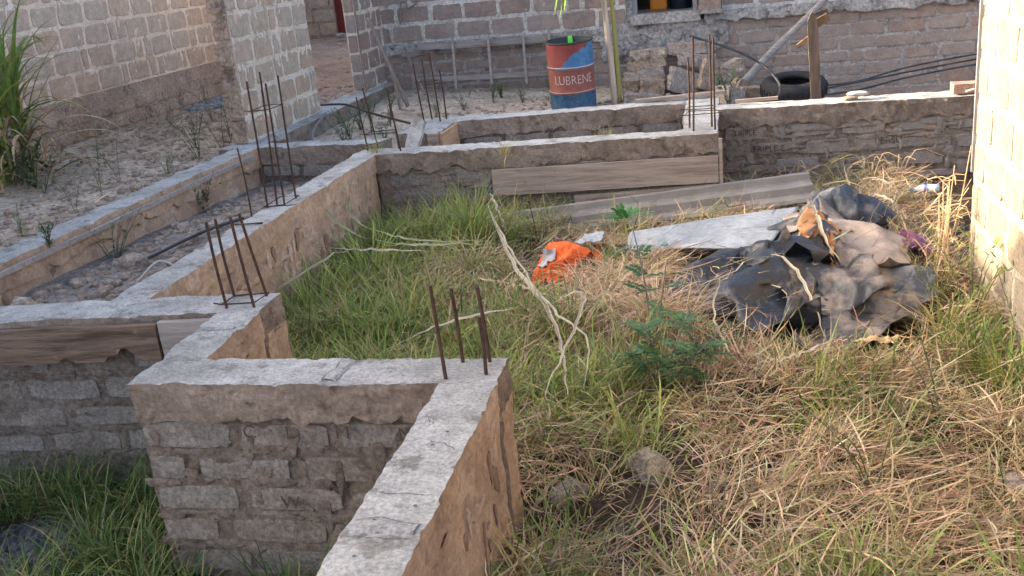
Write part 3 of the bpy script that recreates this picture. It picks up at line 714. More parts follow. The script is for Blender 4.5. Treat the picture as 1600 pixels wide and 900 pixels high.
# --- low lime-streaked wall stub beside the passage
BW = thing('block_wall', (-4.98, 10.4, 0), 'low lime streaked block wall with ragged end beside the sandy passage', 'wall')
wB = slab('wall', BW, (-4.90, 9.47), math.pi / 2, 1.93, 0.0, 1.56, .18, M['lime_mortar'], .04, .009, 9, 31)
blocks(wB, (-4.90, 9.47), math.pi / 2, 1.93, course_rows(.0, 1.56, .26, .42), M['lime_block'], proud=.008, rough=.014, mort=.044, corner=.27, seed=37, sliver=.28)
smears(wB, (-4.90, 9.47), math.pi / 2, 1.93, 0.02, 1.54, 60, M['lime_mortar'], 38, [k * .26 for k in range(1, 7)], size=1.2)
# toothed end: half blocks stick out on every second course
for k in range(6):
    z = k * .26; d = .05 if k % 2 else .012
    V, F, fm = prism([(-5.07, 9.47 - d - .03), (-4.915, 9.47 - d - .03), (-4.915, 9.50), (-5.07, 9.50)], z + .02, z + .245, .03, .014, .016, 40 + k)
    mk('toothed_block', V, F, [M['left_plinth'], M['left_plinth']], BW, fm=fm)
# --- back house
BH = thing('block_house', (0, 15.5, -.3), 'dark mauve block house with open window and rough plinth behind the drum', 'house')
YB = 13.9
def win_keep(u, z, r): return True
wz0, wz1, wx0, wx1 = .66, 1.75, -1.30, -.44
def wallpiece(x0, x1, z0, z1, seed, mat, blk, rowz, h, bl, seedb, yy=YB, amp=.008, proud=.008, rough=.012, mort=.046, corner=.2, sliver=.1):
    s = slab('wall', BH, (x0, yy), 0, x1 - x0, z0, z1, .2, M[mat], .05, amp, 9, seed)
    blocks(s, (x0, yy), 0, x1 - x0, [(z, h, bl) for z in rowz], M[blk], proud=proud, rough=rough, mort=mort, corner=corner, seed=seedb, sliver=sliver)
    return s
upz = [.52 + i * .258 for i in range(9)]
wallpiece(-4.86, wx0 - .09, .50, 2.85, 51, 'back_mortar', 'back_block', upz, .258, .44, 52)
wallpiece(wx1 + .32, 4.6, .60, 2.85, 53, 'back_mortar', 'back_block', [.655 + i * .258 for i in range(8)], .258, .44, 54)
slab('wall', BH, (wx0 - .09, YB), 0, wx1 - wx0 + .41, wz1, 2.85, .2, M['back_mortar'], .06, .006, 9, 55)
slab('window_jamb', BH, (wx0 - .09, YB - .004), 0, .09, .50, wz1, .2, M['back_plaster'], .03, .012, 9, 56)
# base courses under the plinth ledge
lowrows = [-.42 + i * .165 for i in range(5)]
wallpiece(-4.86, -1.6, -.55, .40, 57, 'back_base_mortar', 'back_block', lowrows, .165, .43, 58, yy=YB - .05, amp=.008, proud=.010, rough=.012, mort=.034, corner=.24)
wallpiece(-1.6, 4.6, -.85, .52, 59, 'back_base_mortar', 'back_block', [-.668 + i * .168 for i in range(7)], .168, .43, 60, yy=YB - .05, amp=.008, proud=.010, rough=.012, mort=.036, corner=.22)
# cast ledges
def ledge(x0, x1, z0, z1, seed, mat, out=.10):
    V, F, fm = prism([(x0, YB - out), (x1, YB - out), (x1, YB + .02), (x0, YB + .02)], z0, z1, .035, .022, .016, seed, lower=.05)
    mk('ledge', V, F, [M[mat], M[mat]], BH, fm=fm)
ledge(-4.86, -1.55, .385, .51, 61, 'back_plaster'); ledge(wx1 + .1, 4.6, .515, .63, 63, 'back_plaster', .12)
V, F, fm = prism([(-1.75, YB - .085), (-.05, YB - .085), (-.05, YB + .02), (-1.75, YB + .02)], .22, .55, .04, .035, .025, 64, lower=.25)
mk('plaster_patch', V, F, [M['back_plaster']] * 2, BH, fm=fm)
# window: reveal, sill, frame, shutter block
b = MB(); b.box(wx0 - .02, wx1 + .04, YB - .12, YB + .22, wz0 - .13, wz0); b.build('window_sill', [M['back_plaster']], BH)
fr = MB(); fr.box(wx0, wx0 + .06, YB + .02, YB + .14, wz0 + .001, wz1); fr.box(wx1 - .06, wx1, YB + .02, YB + .14, wz0 + .001, wz1); fr.box(wx0 + .06, wx1 - .06, YB + .02, YB + .14, wz1 - .06, wz1)
fr.build('window_frame', [M['frame_grey']], BH)
V, F, fm = prism([(wx1 + .02, YB - .16), (wx1 + .31, YB - .16), (wx1 + .31, YB + .05), (wx1 + .02, YB + .05)], .66, 1.75, .05, .01, .01, 65)
mk('window_pier', V, F, [M['back_block']] * 2, BH, fm=fm)
V, F, fm = prism([(wx1 + .0, YB - .18), (wx1 + .33, YB - .18), (wx1 + .33, YB + .05), (wx1, YB + .05)], .61, .66, .03, .008, .012, 66)
mk('pier_foot', V, F, [M['back_plaster']] * 2, BH, fm=fm)
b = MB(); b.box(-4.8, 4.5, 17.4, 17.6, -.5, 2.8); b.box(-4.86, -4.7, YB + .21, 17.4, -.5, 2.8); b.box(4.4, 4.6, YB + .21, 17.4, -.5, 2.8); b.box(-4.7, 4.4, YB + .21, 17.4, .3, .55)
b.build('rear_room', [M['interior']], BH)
corrug(BH, -5.3, 5.0, YB - .05, 17.8, 2.9, 3.4, 'Y')
# return wall with the passage opening
wC = slab('wall', BH, (-4.86, 12.92), math.pi / 2, .97, 0.0, 2.9, .16, M['lime_mortar'], .04, .009, 9, 71)
blocks(wC, (-4.86, 12.92), math.pi / 2, .97, course_rows(.0, 2.9, .26, .44), M['back_block'], proud=.008, rough=.012, mort=.036, corner=.24, seed=72, sliver=.2)
blocks(wC, (-5.015, 12.922), 0, .15, course_rows(.0, 2.9, .26, .44), M['back_block'], proud=.012, rough=.006, mort=.03, corner=.24, seed=73, sliver=0)
b = MB(); b.tube([(-4.845, 12.90, .0), (-4.845, 12.90, 1.4), (-4.845, 12.90, 2.8)], .012, 6); b.build('conduit', [M['stick_wood']], BH)
# things seen through the window
jc = thing('jerrycan', (-.98, 14.35, .66), 'orange plastic jerrycan standing inside the open window', 'jerrycan')
V, F, fm = prism([(-1.09, 14.25), (-.86, 14.25), (-.86, 14.45), (-1.09, 14.45)], .661, 1.0, .04, .004, .002, 80)
mk('body', V, F, [M['jerry']] * 2, jc, fm=fm, smooth=True)
b = MB(); b.tube(spline([(-1.05, 14.35, .99), (-1.03, 14.35, 1.07), (-.95, 14.35, 1.07), (-.93, 14.35, .99)], 10), .014, 6); b.build('handle', [M['jerry']], jc)
b = MB(); b.tube([(-.895, 14.35, .98), (-.895, 14.35, 1.05)], .022, 8); b.build('cap', [M['dark']], jc)
b = MB(); b.box(-1.3, -.44, YB + .15, 14.7, .552, .66); b.build('window_board', [M['frame_grey']], BH)
tb = MB(); tb.tube([(-.68, 14.42, .661), (-.68, 14.42, .80), (-.68, 14.42, .95)], [.14, .16, .17], 16)
tb.build('plastic_basin', [M['blue_plastic']], label='dark blue plastic basin beside the orange jerrycan in the window', cat='basin')
# --- far house through the passage
FH = thing('block_house', (-8.5, 20.5, .2), 'distant tan block house with dark red door at the end of the passage', 'house')
wF = slab('wall', FH, (-13.0, 19.4), 0, 5.28, .0, 2.9, .2, M['left_plinth'], .06, .006, 9, 81)
blocks(wF, (-13.0, 19.4), 0, 5.28, course_rows(.34, 2.9, .262, .42), M['left_block'], proud=.01, rough=.009, mort=.034, corner=.24, seed=82)
slab('wall', FH, (-6.7, 19.4), 0, 3.0, .0, 2.9, .2, M['left_plinth'], .08, .006, 9, 83)
b = MB(); b.box(-7.72, -6.7, 19.46, 19.52, .36, 2.5); dr = b.build('door', [M['door_red']], FH)
b = MB(); b.box(-7.72, -6.7, 19.3, 19.6, -.1, .355); b.build('door_step', [M['left_plinth']], FH)
b = MB(); b.tube([(-6.85, 19.47, 1.35), (-6.85, 19.42, 1.35), (-6.97, 19.42, 1.35)], .012, 6); b.build('handle', [M['dark']], dr)
b = MB(); b.box(-7.72, -6.7, 19.4, 19.6, 2.5, 2.9); b.box(-13, -3.7, 19.61, 23, -.2, 2.88); b.box(-13, -9.9, 15.95, 19.38, -.2, 3.5); b.build('wall', [M['left_plinth']], FH)  # last box is an unseen wing added to block sun from the passage
# --- sunlit house on the right
RH = thing('block_house', (3.5, 4.5, -.75), 'sunlit cream block house wall with pale mortar beside the rubbish heap', 'house')
wR = slab('wall', RH, (1.53, 6.87), -math.pi / 2, 5.2, -.95, 2.7, .2, M['sun_mortar'], .045, .009, 9, 91)
blocks(wR, (1.53, 6.87), -math.pi / 2, 5.2, course_rows(-.86, 2.7, .27, .43), M['sun_block'], proud=.008, rough=.012, mort=.048, corner=.22, seed=92, sliver=.1)
b = MB(); b.box(1.735, 6.0, 1.67, 6.86, -1.0, 2.69); b.build('wall', [M['sun_mortar']], RH)
b = MB(); b.box(1.505, 1.528, 6.845, 6.862, .0, 1.5); b.build('corner_strip', [M['frame_grey']], RH)

# ------------------------------------------------------------------ oil drum
DR = thing('oil_drum', (-1.95, 12.42, gh(-1.95, 12.42) - .03), 'red and blue painted open steel drum with stencilled lettering', 'drum')
Mdr = T((-1.95, 12.42, gh(-1.95, 12.42) - .03)) @ Matrix.Rotation(math.radians(3.0), 4, 'X')
def lathe(prof, n=48):
    V = []; F = []
    for r, z in prof:
        for j in range(n): a = 2 * math.pi * j / n; V.append((r * math.cos(a), r * math.sin(a), z))
    for i in range(len(prof) - 1):
        for j in range(n): F.append((i * n + j, i * n + (j + 1) % n, (i + 1) * n + (j + 1) % n, (i + 1) * n + j))
    return V, F
pr = [(.0, .012), (.275, .012), (.287, .0), (.287, .015), (.283, .03)]
for zc in (.285, .585): pr += [(.284, zc - .025), (.292, zc - .008), (.294, zc), (.292, zc + .008), (.284, zc + .025)]
pr += [(.284, .865)]
V, F = lathe(pr); V = [(x + .006 * math.sin(5 * math.atan2(y, x) + z * 9) * (abs(z - .45) < .4), y, z) for x, y, z in V]
mk('body', V, F, M['drum'], DR, Mdr, smooth=True)
V, F = lathe([(.284, .862), (.293, .868), (.295, .877), (.290, .885), (.279, .882), (.277, .87), (.277, .03), (.0, .02)]); mk('rim', V, F, [M['drum_rim'], M['drum_in']], DR, Mdr, fm=[0] * (48 * 5) + [1] * (48 * 2), smooth=True)
me = text_mesh('LUBRENE', .155, .0015)
co = np.empty(len(me.vertices) * 3); me.vertices.foreach_get('co', co); co = co.reshape(-1, 3)
wid = co[:, 0].max() - co[:, 0].min(); th = co[:, 0] / wid * 1.75 + math.radians(14) - math.pi / 2; rr_ = .2865 + co[:, 2]
new = np.stack([rr_ * np.cos(th), rr_ * np.sin(th), co[:, 1] + .432], -1); me.vertices.foreach_set('co', new.ravel()); me.materials.clear(); me.materials.append(M['letter_white'])
o = bpy.data.objects.new('lettering', me); put(o, DR, Mdr)
b = MB(); b.box(-.055, .005, .262, .276, .79, .872); b.box(-.05, -.0, .27, .298, .872, .886); b.build('green_tag', [M['green_tag']], DR, Mdr)

# ------------------------------------------------------------------ young papaya and its stake
def leaf_poly(outline, droop=.0):
    return outline
PT = thing('papaya_tree', (-1.42, 12.62, gh(-1.42, 12.62)), 'young papaya tree with thin yellow green stem beside the drum', 'tree')
trunk = spline([(-1.40, 12.62, -.36), (-1.405, 12.62, .2), (-1.42, 12.62, .75), (-1.45, 12.6, 1.4), (-1.50, 12.58, 1.95)], 14)
V, F = tube(trunk, np.linspace(.034, .022, 15), 10)
M['weed_stem'] = plain('weed_stem', (.09, .10, .045), .8)
M['papaya_stem'] = plain('papaya_stem', (.26, .27, .055), .6, 0, (.33, .27, .10), 9, .006, 40)
mk('trunk', V, F, M['papaya_stem'], PT, smooth=True)
def palmate(c, d, size, up, colr):
    """one lobed leaf blade: centre c, pointing along d"""
    d = Vector(d).normalized(); s = d.cross(Vector(up)).normalized(); n = s.cross(d)
    V = [Vector(c)]; F = []; C = []
    for k in range(7):
        a = (k - 3) * .62; L = size * (1 - .09 * abs(k - 3)); dir_ = d * math.cos(a) + s * math.sin(a); sd = s * math.cos(a) - d * math.sin(a)
        b0 = len(V)
        for t, wv in ((.35, .07), (.55, .17), (.75, .13), (1.0, .01)):
            q = Vector(c) + dir_ * L * t - Vector((0, 0, 1)) * L * .35 * t * t
            V += [q - sd * L * wv, q + sd * L * wv]
        F.append((0, b0, b0 + 1))
        for i in range(3): F.append((b0 + 2 * i, b0 + 2 * i + 2, b0 + 2 * i + 3, b0 + 2 * i + 1))
    return V, F
for k in range(7):
    a = k * 2.4 + 2.75; z = 1.95 - .06 * k; ln = .55 + .05 * (k % 3)
    st = spline([(-1.50, 12.58, z), (-1.50 + math.cos(a) * ln * .6, 12.58 + math.sin(a) * ln * .6, z + .12), (-1.50 + math.cos(a) * ln, 12.58 + math.sin(a) * ln, z - .12)], 8)
    if k == 0: st = spline([(-1.46, 12.6, 1.5), (-1.75, 12.55, 1.5), (-2.02, 12.5, 1.20)], 8)
    if k == 1: st = spline([(-1.46, 12.6, 1.4), (-1.65, 12.5, 1.42), (-1.90, 12.42, 1.22)], 8)
    b = MB(); b.tube(st, .008, 5); lf = b.build('leaf_stalk', [M['papaya_stem']], PT)
    dv = (st[-1] - st[-2]) + Vector((0, 0, -.08)); V, F = palmate(st[-1], dv, .34, (0, 0, 1), 0)
    cc = np.tile([.12, .22, .03], (len(V), 1)) * (1 + .3 * RNG.random((len(V), 1)))
    mk('leaf', V, F, M['blade'], lf, uvcol=cc)
b = MB(); b.tube(spline([(-1.455, 12.58, -.36), (-1.475, 12.58, .25), (-1.51, 12.58, .8), (-1.54, 12.57, 1.5)], 14), np.linspace(.042, .034, 15), 7)
b.build('support_stake', [M['stake_wood']], label='split wooden stake tied to the papaya stem', cat='stake', smooth=True)
# ------------------------------------------------------------------ stones, rubble and broken blocks
def stone_mesh(seed, sx, sy, sz, boxy=.5, sub=2):
    import bmesh
    bm = bmesh.new(); bmesh.ops.create_icosphere(bm, subdivisions=sub, radius=1.0)
    V = np.array([v.co[:] for v in bm.verts]); Fc = [tuple(v.index for v in f.verts) for f in bm.faces]; bm.free()
    m = np.abs(V).max(1, keepdims=True); V = V * (1 - boxy) + V / m * boxy
    d = fbm(V * 1.4 + seed * 5.7, seed, 3); V = V * (1 + .32 * d[:, None])
    return V * np.array([sx, sy, sz]), Fc
def stone(name, x, y, z, sx, sy, sz, mat, label, cat='stone', group=None, seed=0, rz=None, boxy=.5, tilt=0.0):
    V, F = stone_mesh(seed, sx, sy, sz, boxy)
    r = random.Random(seed)
    Mx = T((x, y, z)) @ rotz(r.uniform(0, 3) if rz is None else rz) @ Matrix.Rotation(tilt, 4, 'Y')
    return mk(name, V, F, M[mat], None, Mx, label=label, cat=cat, group=group)
def bb(x, y, z, L, Wd, H, rz, tilt, mat, label, seed, group='broken blocks heaped against the back house'):
    L *= 1.15; H *= 1.2; h = [(-L / 2, -Wd / 2), (L / 2, -Wd / 2), (L / 2, Wd / 2), (-L / 2, Wd / 2)]
    V, F, fm = prism(h, -H / 2, H / 2, .045, .024, .03, seed)
    mk('broken_block', V, F, [M[mat]] * 2, None, T((x, y, z)) @ rotz(rz) @ Matrix.Rotation(tilt, 4, 'Y'), fm=fm, label=label, cat='block', group=group)
bb(-1.08, 13.52, .17, .42, .22, .10, .05, -.03, 'stone', 'pale flat broken block topmost of the neat stack under the window', 101)
bb(-1.10, 13.50, .05, .42, .22, .10, .02, -.12, 'stone', 'second broken block down in the neat stack under the window', 102)
bb(-1.14, 13.48, -.09, .46, .24, .13, .0, -.16, 'red_rubble', 'thick lowest slab of the neat stack under the window', 103)
bb(-.58, 13.55, .21, .42, .2, .11, .02, .03, 'red_rubble', 'brown broken block topmost beside the neat stack', 104)
bb(-.46, 13.50, .06, .42, .22, .14, -.03, .14, 'red_rubble', 'brown block sloping under the topmost brown block', 105)
bb(-1.32, 13.3, -.24, .18, .2, .2, .1, .05, 'stone', 'squarish broken block at the foot of the stack near the papaya stem', 106)
bb(-1.02, 13.25, -.23, .28, .22, .18, -.1, .1, 'stone', 'wide grey broken block in front of the stack', 107)
bb(-.62, 13.2, -.18, .34, .26, .24, .3, .35, 'red_rubble', 'large tilted reddish broken block in the rubble heap', 108)
bb(-.28, 13.1, -.10, .22, .16, .30, .4, .3, 'stone', 'upright grey broken block in the rubble heap', 109)
bb(-.02, 13.2, -.08, .26, .2, .2, .2, -.3, 'stone', 'grey broken block at the right of the rubble heap by the pole foot', 110)
bb(.12, 12.85, -.24, .22, .16, .12, .6, .5, 'stone', 'small tilted grey fragment by the pole foot', 111)
bb(.22, 12.5, -.28, .24, .2, .14, .2, .1, 'stone', 'low grey fragment between rubble heap and tyre', 112)
bb(-.05, 12.2, -.26, .26, .22, .18, .9, .4, 'red_rubble', 'brown pointed fragment in front of the rubble heap', 113)
bb(-1.15, 12.7, -.28, .34, .26, .10, .2, .05, 'stone', 'flat grey slab lying on the sand near the papaya stem', 114)

def stuff_stones(name, pts, smin, smax, mat, label, seed=1, flat=.7, cat='rubble'):
    r = np.random.default_rng(seed); vs = []; fs = []; base = 0
    protos = [stone_mesh(seed * 3 + k, 1, 1, 1, .75, 1) for k in range(6)]
    for (x, y) in pts:
        V, F = protos[r.integers(6)]; s = smin + (smax - smin) * r.random() ** 3.2
        a = r.random() * 6.28; c, sn = math.cos(a), math.sin(a)
        q = V * np.array([s, s * (.6 + .4 * r.random()), s * flat]); q = np.stack([q[:, 0] * c - q[:, 1] * sn, q[:, 0] * sn + q[:, 1] * c, q[:, 2]], -1)
        vs.append(q + np.array([x, y, 0])); fs.append(np.array(F) + base); base += len(V)
    V = np.concatenate(vs); V[:, 2] += ground_h(np.repeat([p[0] for p in pts], len(protos[0][0])), np.repeat([p[1] for p in pts], len(protos[0][0]))) + smin * .2
    mk(name, V, np.concatenate(fs), M[mat], kind='stuff', label=label, cat=cat)
def scatter(n, x0, x1, y0, y1, seed, f=None):
    r = np.random.default_rng(seed); out = []
    while len(out) < n:
        x = x0 + (x1 - x0) * r.random(); y = y0 + (y1 - y0) * r.random()
        if f is None or f(x, y, r): out.append((x, y))
    return out
stuff_stones('rubble_chips', scatter(1900, -4.65, -3.5, 4.8, 9.0, 1), .006, .045, 'stone', 'grey rubble chips filling the strip between two foundation walls', 1)
stuff_stones('rubble_chips', scatter(3000, -7.2, -5.1, 5.0, 13.5, 2), .006, .05, 'stone', 'stony chips over the dirt in front of the tan house', 2)
stuff_stones('rubble_chips', scatter(1500, -4.6, 3.5, 10.7, 13.8, 3), .006, .045, 'stone', 'stony chips over the sand of the back yard', 3)
stuff_stones('rubble_chips', scatter(350, -1.5, .4, 12.4, 13.7, 4), .015, .075, 'red_rubble', 'small brown rubble between the broken blocks', 4)
stuff_stones('rubble_chips', scatter(160, -7.2, -5.0, 12.5, 18.5, 5), .01, .05, 'left_dirt', 'clods on the sandy passage floor', 5)
gp = scatter(900, -7.25, -6.5, 12.2, 13.3, 6, lambda x, y, r: ((x + 6.95) / .42) ** 2 + ((y - 12.75) / .55) ** 2 < r.random())
stuff_stones('gravel_pile', gp + gp, .02, .04, 'gravel', 'blue grey gravel pile against the tan house plinth', 6, .9, 'gravel')
bigs = [(-4.28, 4.98, .11, .09, .14, 'large pale rounded stone at the near end of the rubble strip'), (-4.45, 4.86, .05, .03, .15, 'narrow upright pale stone beside the large rounded stone'),
        (-3.92, 5.4, .09, .07, .05, 'flat grey stone beside the long wall in the rubble strip'), (-3.75, 5.75, .10, .07, .07, 'grey angular stone at the middle of the rubble strip'),
        (-4.3, 6.2, .11, .08, .06, 'broad brown grey stone by the left foundation wall'), (-3.7, 6.5, .08, .09, .06, 'rough grey stone close to the tall starter bars'),
        (-4.2, 7.3, .09, .06, .05, 'low grey stone at the far part of the rubble strip')]
for k, (x, y, a, b_, c, lb) in enumerate(bigs): stone('stone', x, y, gh(x, y) + c * .45, a, b_, c, 'stone', lb, seed=120 + k)
for k in range(26):
    x = random.uniform(-4.6, -3.6); y = random.uniform(4.95, 8.6); s = random.uniform(.03, .06)
    stone('stone', x, y, gh(x, y) + s * .3, s, s * .8, s * .7, 'stone', 'fist sized grey stone in the rubble strip between foundation walls', group='fist sized stones in the rubble strip', seed=140 + k)
for k in range(30):
    x = random.uniform(-7.0, -5.15); y = random.uniform(6.5, 12.5); s = random.uniform(.03, .065)
    stone('stone', x, y, gh(x, y) + s * .3, s, s * .8, s * .6, 'stone', 'fist sized stone on the dirt in front of the tan house', group='fist sized stones by the tan house', seed=180 + k)
stone('stone', -.42, 4.18, -.74, .12, .10, .09, 'stone', 'half buried grey boulder among the dry grass near the foundation corner', seed=220)
stone('stone', -.78, 3.95, -.735, .09, .07, .06, 'stone', 'small flat stone at the foot of the near foundation wall', seed=221)
stone('stone', 1.18, 4.0, -.70, .11, .09, .07, 'stone', 'grey stone sunk in the dark gap of the dry grass on the right', seed=222)
stone('stone', -4.62, 9.62, .03, .07, .05, .05, 'cement_top', 'white lump on the wall corner by the lime streaked stub', seed=223, boxy=.9)
stone('stone', -7.35, 18.6, .38, .10, .08, .05, 'cement_top', 'white stone in front of the red door', seed=224)
# leaning slab piece by the boxed wall end
V, F, fm = prism([(0, -.025), (.13, -.025), (.13, .025), (0, .025)], 0, .36, .03, .008, .012, 230)
mk('broken_slab', V, F, [M['cement_top']] * 2, None, T((-3.06, 8.93, -.08)) @ Matrix.Rotation(-.75, 4, 'X') @ Matrix.Rotation(.12, 4, 'Y'), fm=fm, label='narrow white slab piece leaning by the boxed wall end', cat='slab')

# ------------------------------------------------------------------ tyre, post, pole, pipes, ladder, sticks
TY = thing('car_tyre', (.70, 12.35, gh(.7, 12.35)), 'worn black tyre lying flat behind the right foundation wall', 'tyre')
pr = [(.185, .02), (.20, .0), (.27, -.005), (.325, .02), (.345, .06), (.345, .16), (.325, .20), (.27, .225), (.20, .215), (.185, .195), (.20, .16), (.28, .15), (.30, .11), (.28, .07), (.20, .06), (.185, .02)]
V, F = lathe(pr, 56); Mt = T((.70, 12.35, gh(.7, 12.35) + .05)) @ Matrix.Scale(1.1, 4) @ Matrix.Rotation(math.radians(9), 4, 'X')
mk('carcass', V, F, M['rubber'], TY, Mt, smooth=True)
b = MB()
for k in range(44):
    R_ = rotz(2 * math.pi * k / 44)
    b.box(.338, .353, -.014, .014, .065 + .02 * (k % 2), .145 + .02 * (k % 2), 0, R_)
b.build('tread', [M['rubber']], TY, Mt)
PO = thing('wooden_post', (.82, 10.62, -.35), 'brown rough sawn post with pointed top standing behind the right foundation wall', 'post')
V, F, fm = prism([(-.05, -.02), (.05, -.02), (.05, .02), (-.05, .02)], -.45, .78, .03, .006, .004, 240)
V[:, 0] *= np.where(V[:, 2] > .70, np.clip(1 - (V[:, 2] - .70) / .1, .2, 1), 1)
mk('shaft', V, F, [M['post_wood']] * 2, PO, T((.82, 10.62, 0)) @ Matrix.Rotation(-.05, 4, 'Y'), fm=fm)
V, F, fm = prism([(-.09, -.015), (.09, -.015), (.09, .015), (-.09, .015)], -.04, .04, .03, .012, .01, 241)
mk('cross_piece', V, F, [M['split_wood']] * 2, PO, T((.86, 10.655, .68)) @ Matrix.Rotation(-.5, 4, 'Y'), fm=fm)
V, F, fm = prism([(-.08, -.015), (.08, -.015), (.08, .015), (-.08, .015)], -.02, .022, .03, .01, .01, 242)
mk('cross_piece', V, F, [M['split_wood']] * 2, PO, T((.71, 10.655, .50)) @ Matrix.Rotation(-.62, 4, 'Y'), fm=fm)
b = MB(); b.tube(spline([(.03, 12.75, -.28), (.45, 13.1, .10), (.85, 13.4, .42), (1.30, 13.72, .80)], 12), np.linspace(.052, .04, 13), 9)
b.build('leaning_pole', [M['pole_wood']], smooth=True, label='grey round timber pole leaning on the back house wall', cat='pole')
def pipe(name, pts, r, mat, label, cat='pipe', n=28):
    b = MB(); b.tube(spline(pts, n), r, 7); return b.build(name, [M[mat]], smooth=True, label=label, cat=cat)
pipe('black_hose', [(-.50, 12.6, .45), (-.15, 12.5, .33), (.15, 12.4, .20), (.38, 12.3, .05), (.52, 12.0, -.10), (.50, 11.7, -.19), (.36, 11.5, -.22), (.26, 11.5, -.24)], .016, 'hose', 'black hose arching over the rubble heap down past the tyre', 'hose')
for k, (dz, dy, c, lb) in enumerate(((0, 0, 0, 'lowest black pipe lying along the back house wall'), (.045, .12, .03, 'middle black pipe lying along the back house wall'), (.09, .22, -.02, 'upper black pipe lying along the back house wall'))):
    pipe('black_pipe', [(.95, 12.9 + dy, -.42 + dz), (1.5, 13.05 + dy, -.40 + dz + c), (2.2, 13.3 + dy, -.31 + dz), (3.2, 13.5 + dy, -.22 + dz), (4.0, 13.5 + dy, -.20 + dz)], .012, 'hose', lb)
pipe('black_pipe', [(-5.0, 11.55, .06), (-4.6, 11.5, .05), (-4.2, 11.2, -.02), (-3.7, 10.9, -.10), (-3.30, 10.62, -.14)], .014, 'hose', 'thin black pipe running from the passage across the sand')
pipe('grey_pipe', [(-4.71, 11.1, .02), (-4.62, 10.6, -.02), (-4.48, 10.1, -.06), (-4.30, 9.72, -.10)], .014, 'hose_grey', 'short bent grey pipe end beside the lime streaked stub')
LD = thing('wooden_ladder', (-3.3, 13.6, .0), 'grey home made wooden ladder lying sideways against the back house plinth', 'ladder')
def stick_box(name, p, q, wd, th, mat, parent, seed):
    p = Vector(p); q = Vector(q); d = q - p; L = d.length
    V, F, fm = prism([(0, -th / 2), (L, -th / 2), (L, th / 2), (0, th / 2)], -wd / 2, wd / 2, .06, .004, .004, seed)
    rot = d.to_track_quat('X', 'Z').to_matrix().to_4x4()
    return mk(name, V, F, [M[mat]] * 2, parent, T(p) @ rot, fm=fm)
stick_box('rail', (-4.30, 13.72, .47), (-2.05, 13.72, .44), .085, .05, 'ladder_wood', LD, 250)
stick_box('rail', (-4.30, 13.58, .03), (-2.10, 13.62, .0), .065, .05, 'ladder_wood', LD, 251)
for k, x in enumerate((-3.78, -3.27, -2.78, -2.42)):
    stick_box('rung', (x + .02, 13.55, -.12 + .02 * (k % 2)), (x, 13.68, .58 - .03 * (k % 3)), .075, .035, 'ladder_wood', LD, 252 + k)
pipe('leaning_stick', [(-4.05, 12.2, -.12), (-4.25, 12.35, .30), (-4.45, 12.5, .72), (-4.55, 12.55, .98)], .026, 'stick_wood', 'thick bent stick leaning in the corner beside the passage', 'stick')
pipe('leaning_stick', [(-4.02, 12.9, -.08), (-4.25, 13.2, .25), (-4.42, 13.5, .50)], .018, 'stick_wood', 'thin dark stick leaning in the house corner', 'stick')
pipe('leaning_stick', [(-4.12, 12.1, -.14), (-4.16, 12.15, .10), (-4.2, 12.2, .30)], .02, 'stick_wood', 'short grey stick at the foot of the thick bent stick', 'stick')
pipe('wire_coil', [(-4.55, 13.83, .80), (-4.50, 13.80, 1.06), (-4.42, 13.80, 1.08), (-4.40, 13.80, 1.0), (-4.26, 13.79, 1.06)], .012, 'stick_wood', 'dark wire hooked on the house wall above the sticks', 'wire')
# small things on the right wall top
V, F, fm = prism([(1.98, 9.86), (2.5, 9.86), (2.5, 10.03), (1.98, 10.03)], .012, .10, .04, .006, .006, 260)
mk('loose_brick', V, F, [M['fired_brick']] * 2, fm=fm, label='reddish brick lying on the right foundation wall by the sunlit house', cat='brick')
pipe('rope', [(2.08, 9.84, .03), (2.15, 9.82, .05), (2.22, 9.85, .03), (2.3, 9.82, .045), (2.38, 9.84, .03)], .012, 'paper_white', 'frayed pale rope in front of the reddish brick', 'rope')
stone('white_scrap', 1.15, 9.96, .055, .10, .06, .022, 'paper_white', 'dirty white plastic scrap lying on the right foundation wall', 'scrap', seed=261, rz=.1, boxy=.3)
stone('stone', 1.08, 9.93, .02, .07, .05, .02, 'stone', 'small dark stone under the white plastic scrap', seed=262, rz=.1)
stick_box('lath', (.02, 10.05, .035), (.42, 10.02, .05), .03, .04, 'plank_pale', None, 263); tag(bpy.context.scene.objects['lath'], 'short pale lath lying on the right foundation wall by the rebar', 'lath')
stick_box('lath', (-1.0, 10.55, .02), (-.08, 10.62, .05), .035, .06, 'plank_pale', None, 264); tag(bpy.context.scene.objects['lath.001'], 'long pale lath lying across the far corner of the small room', 'lath')
pipe('black_pipe', [(-4.55, 5.95, -.33), (-4.3, 6.3, -.27), (-4.05, 6.8, -.2), (-3.85, 7.1, -.18)], .013, 'hose', 'short black pipe lying on the rubble strip')
pipe('dry_stick', [(-4.1, 5.9, -.3), (-4.0, 6.05, -.2), (-3.85, 6.05, -.24), (-3.7, 6.0, -.2)], .008, 'paper_white', 'pale bent stick on the rubble strip', 'stick')

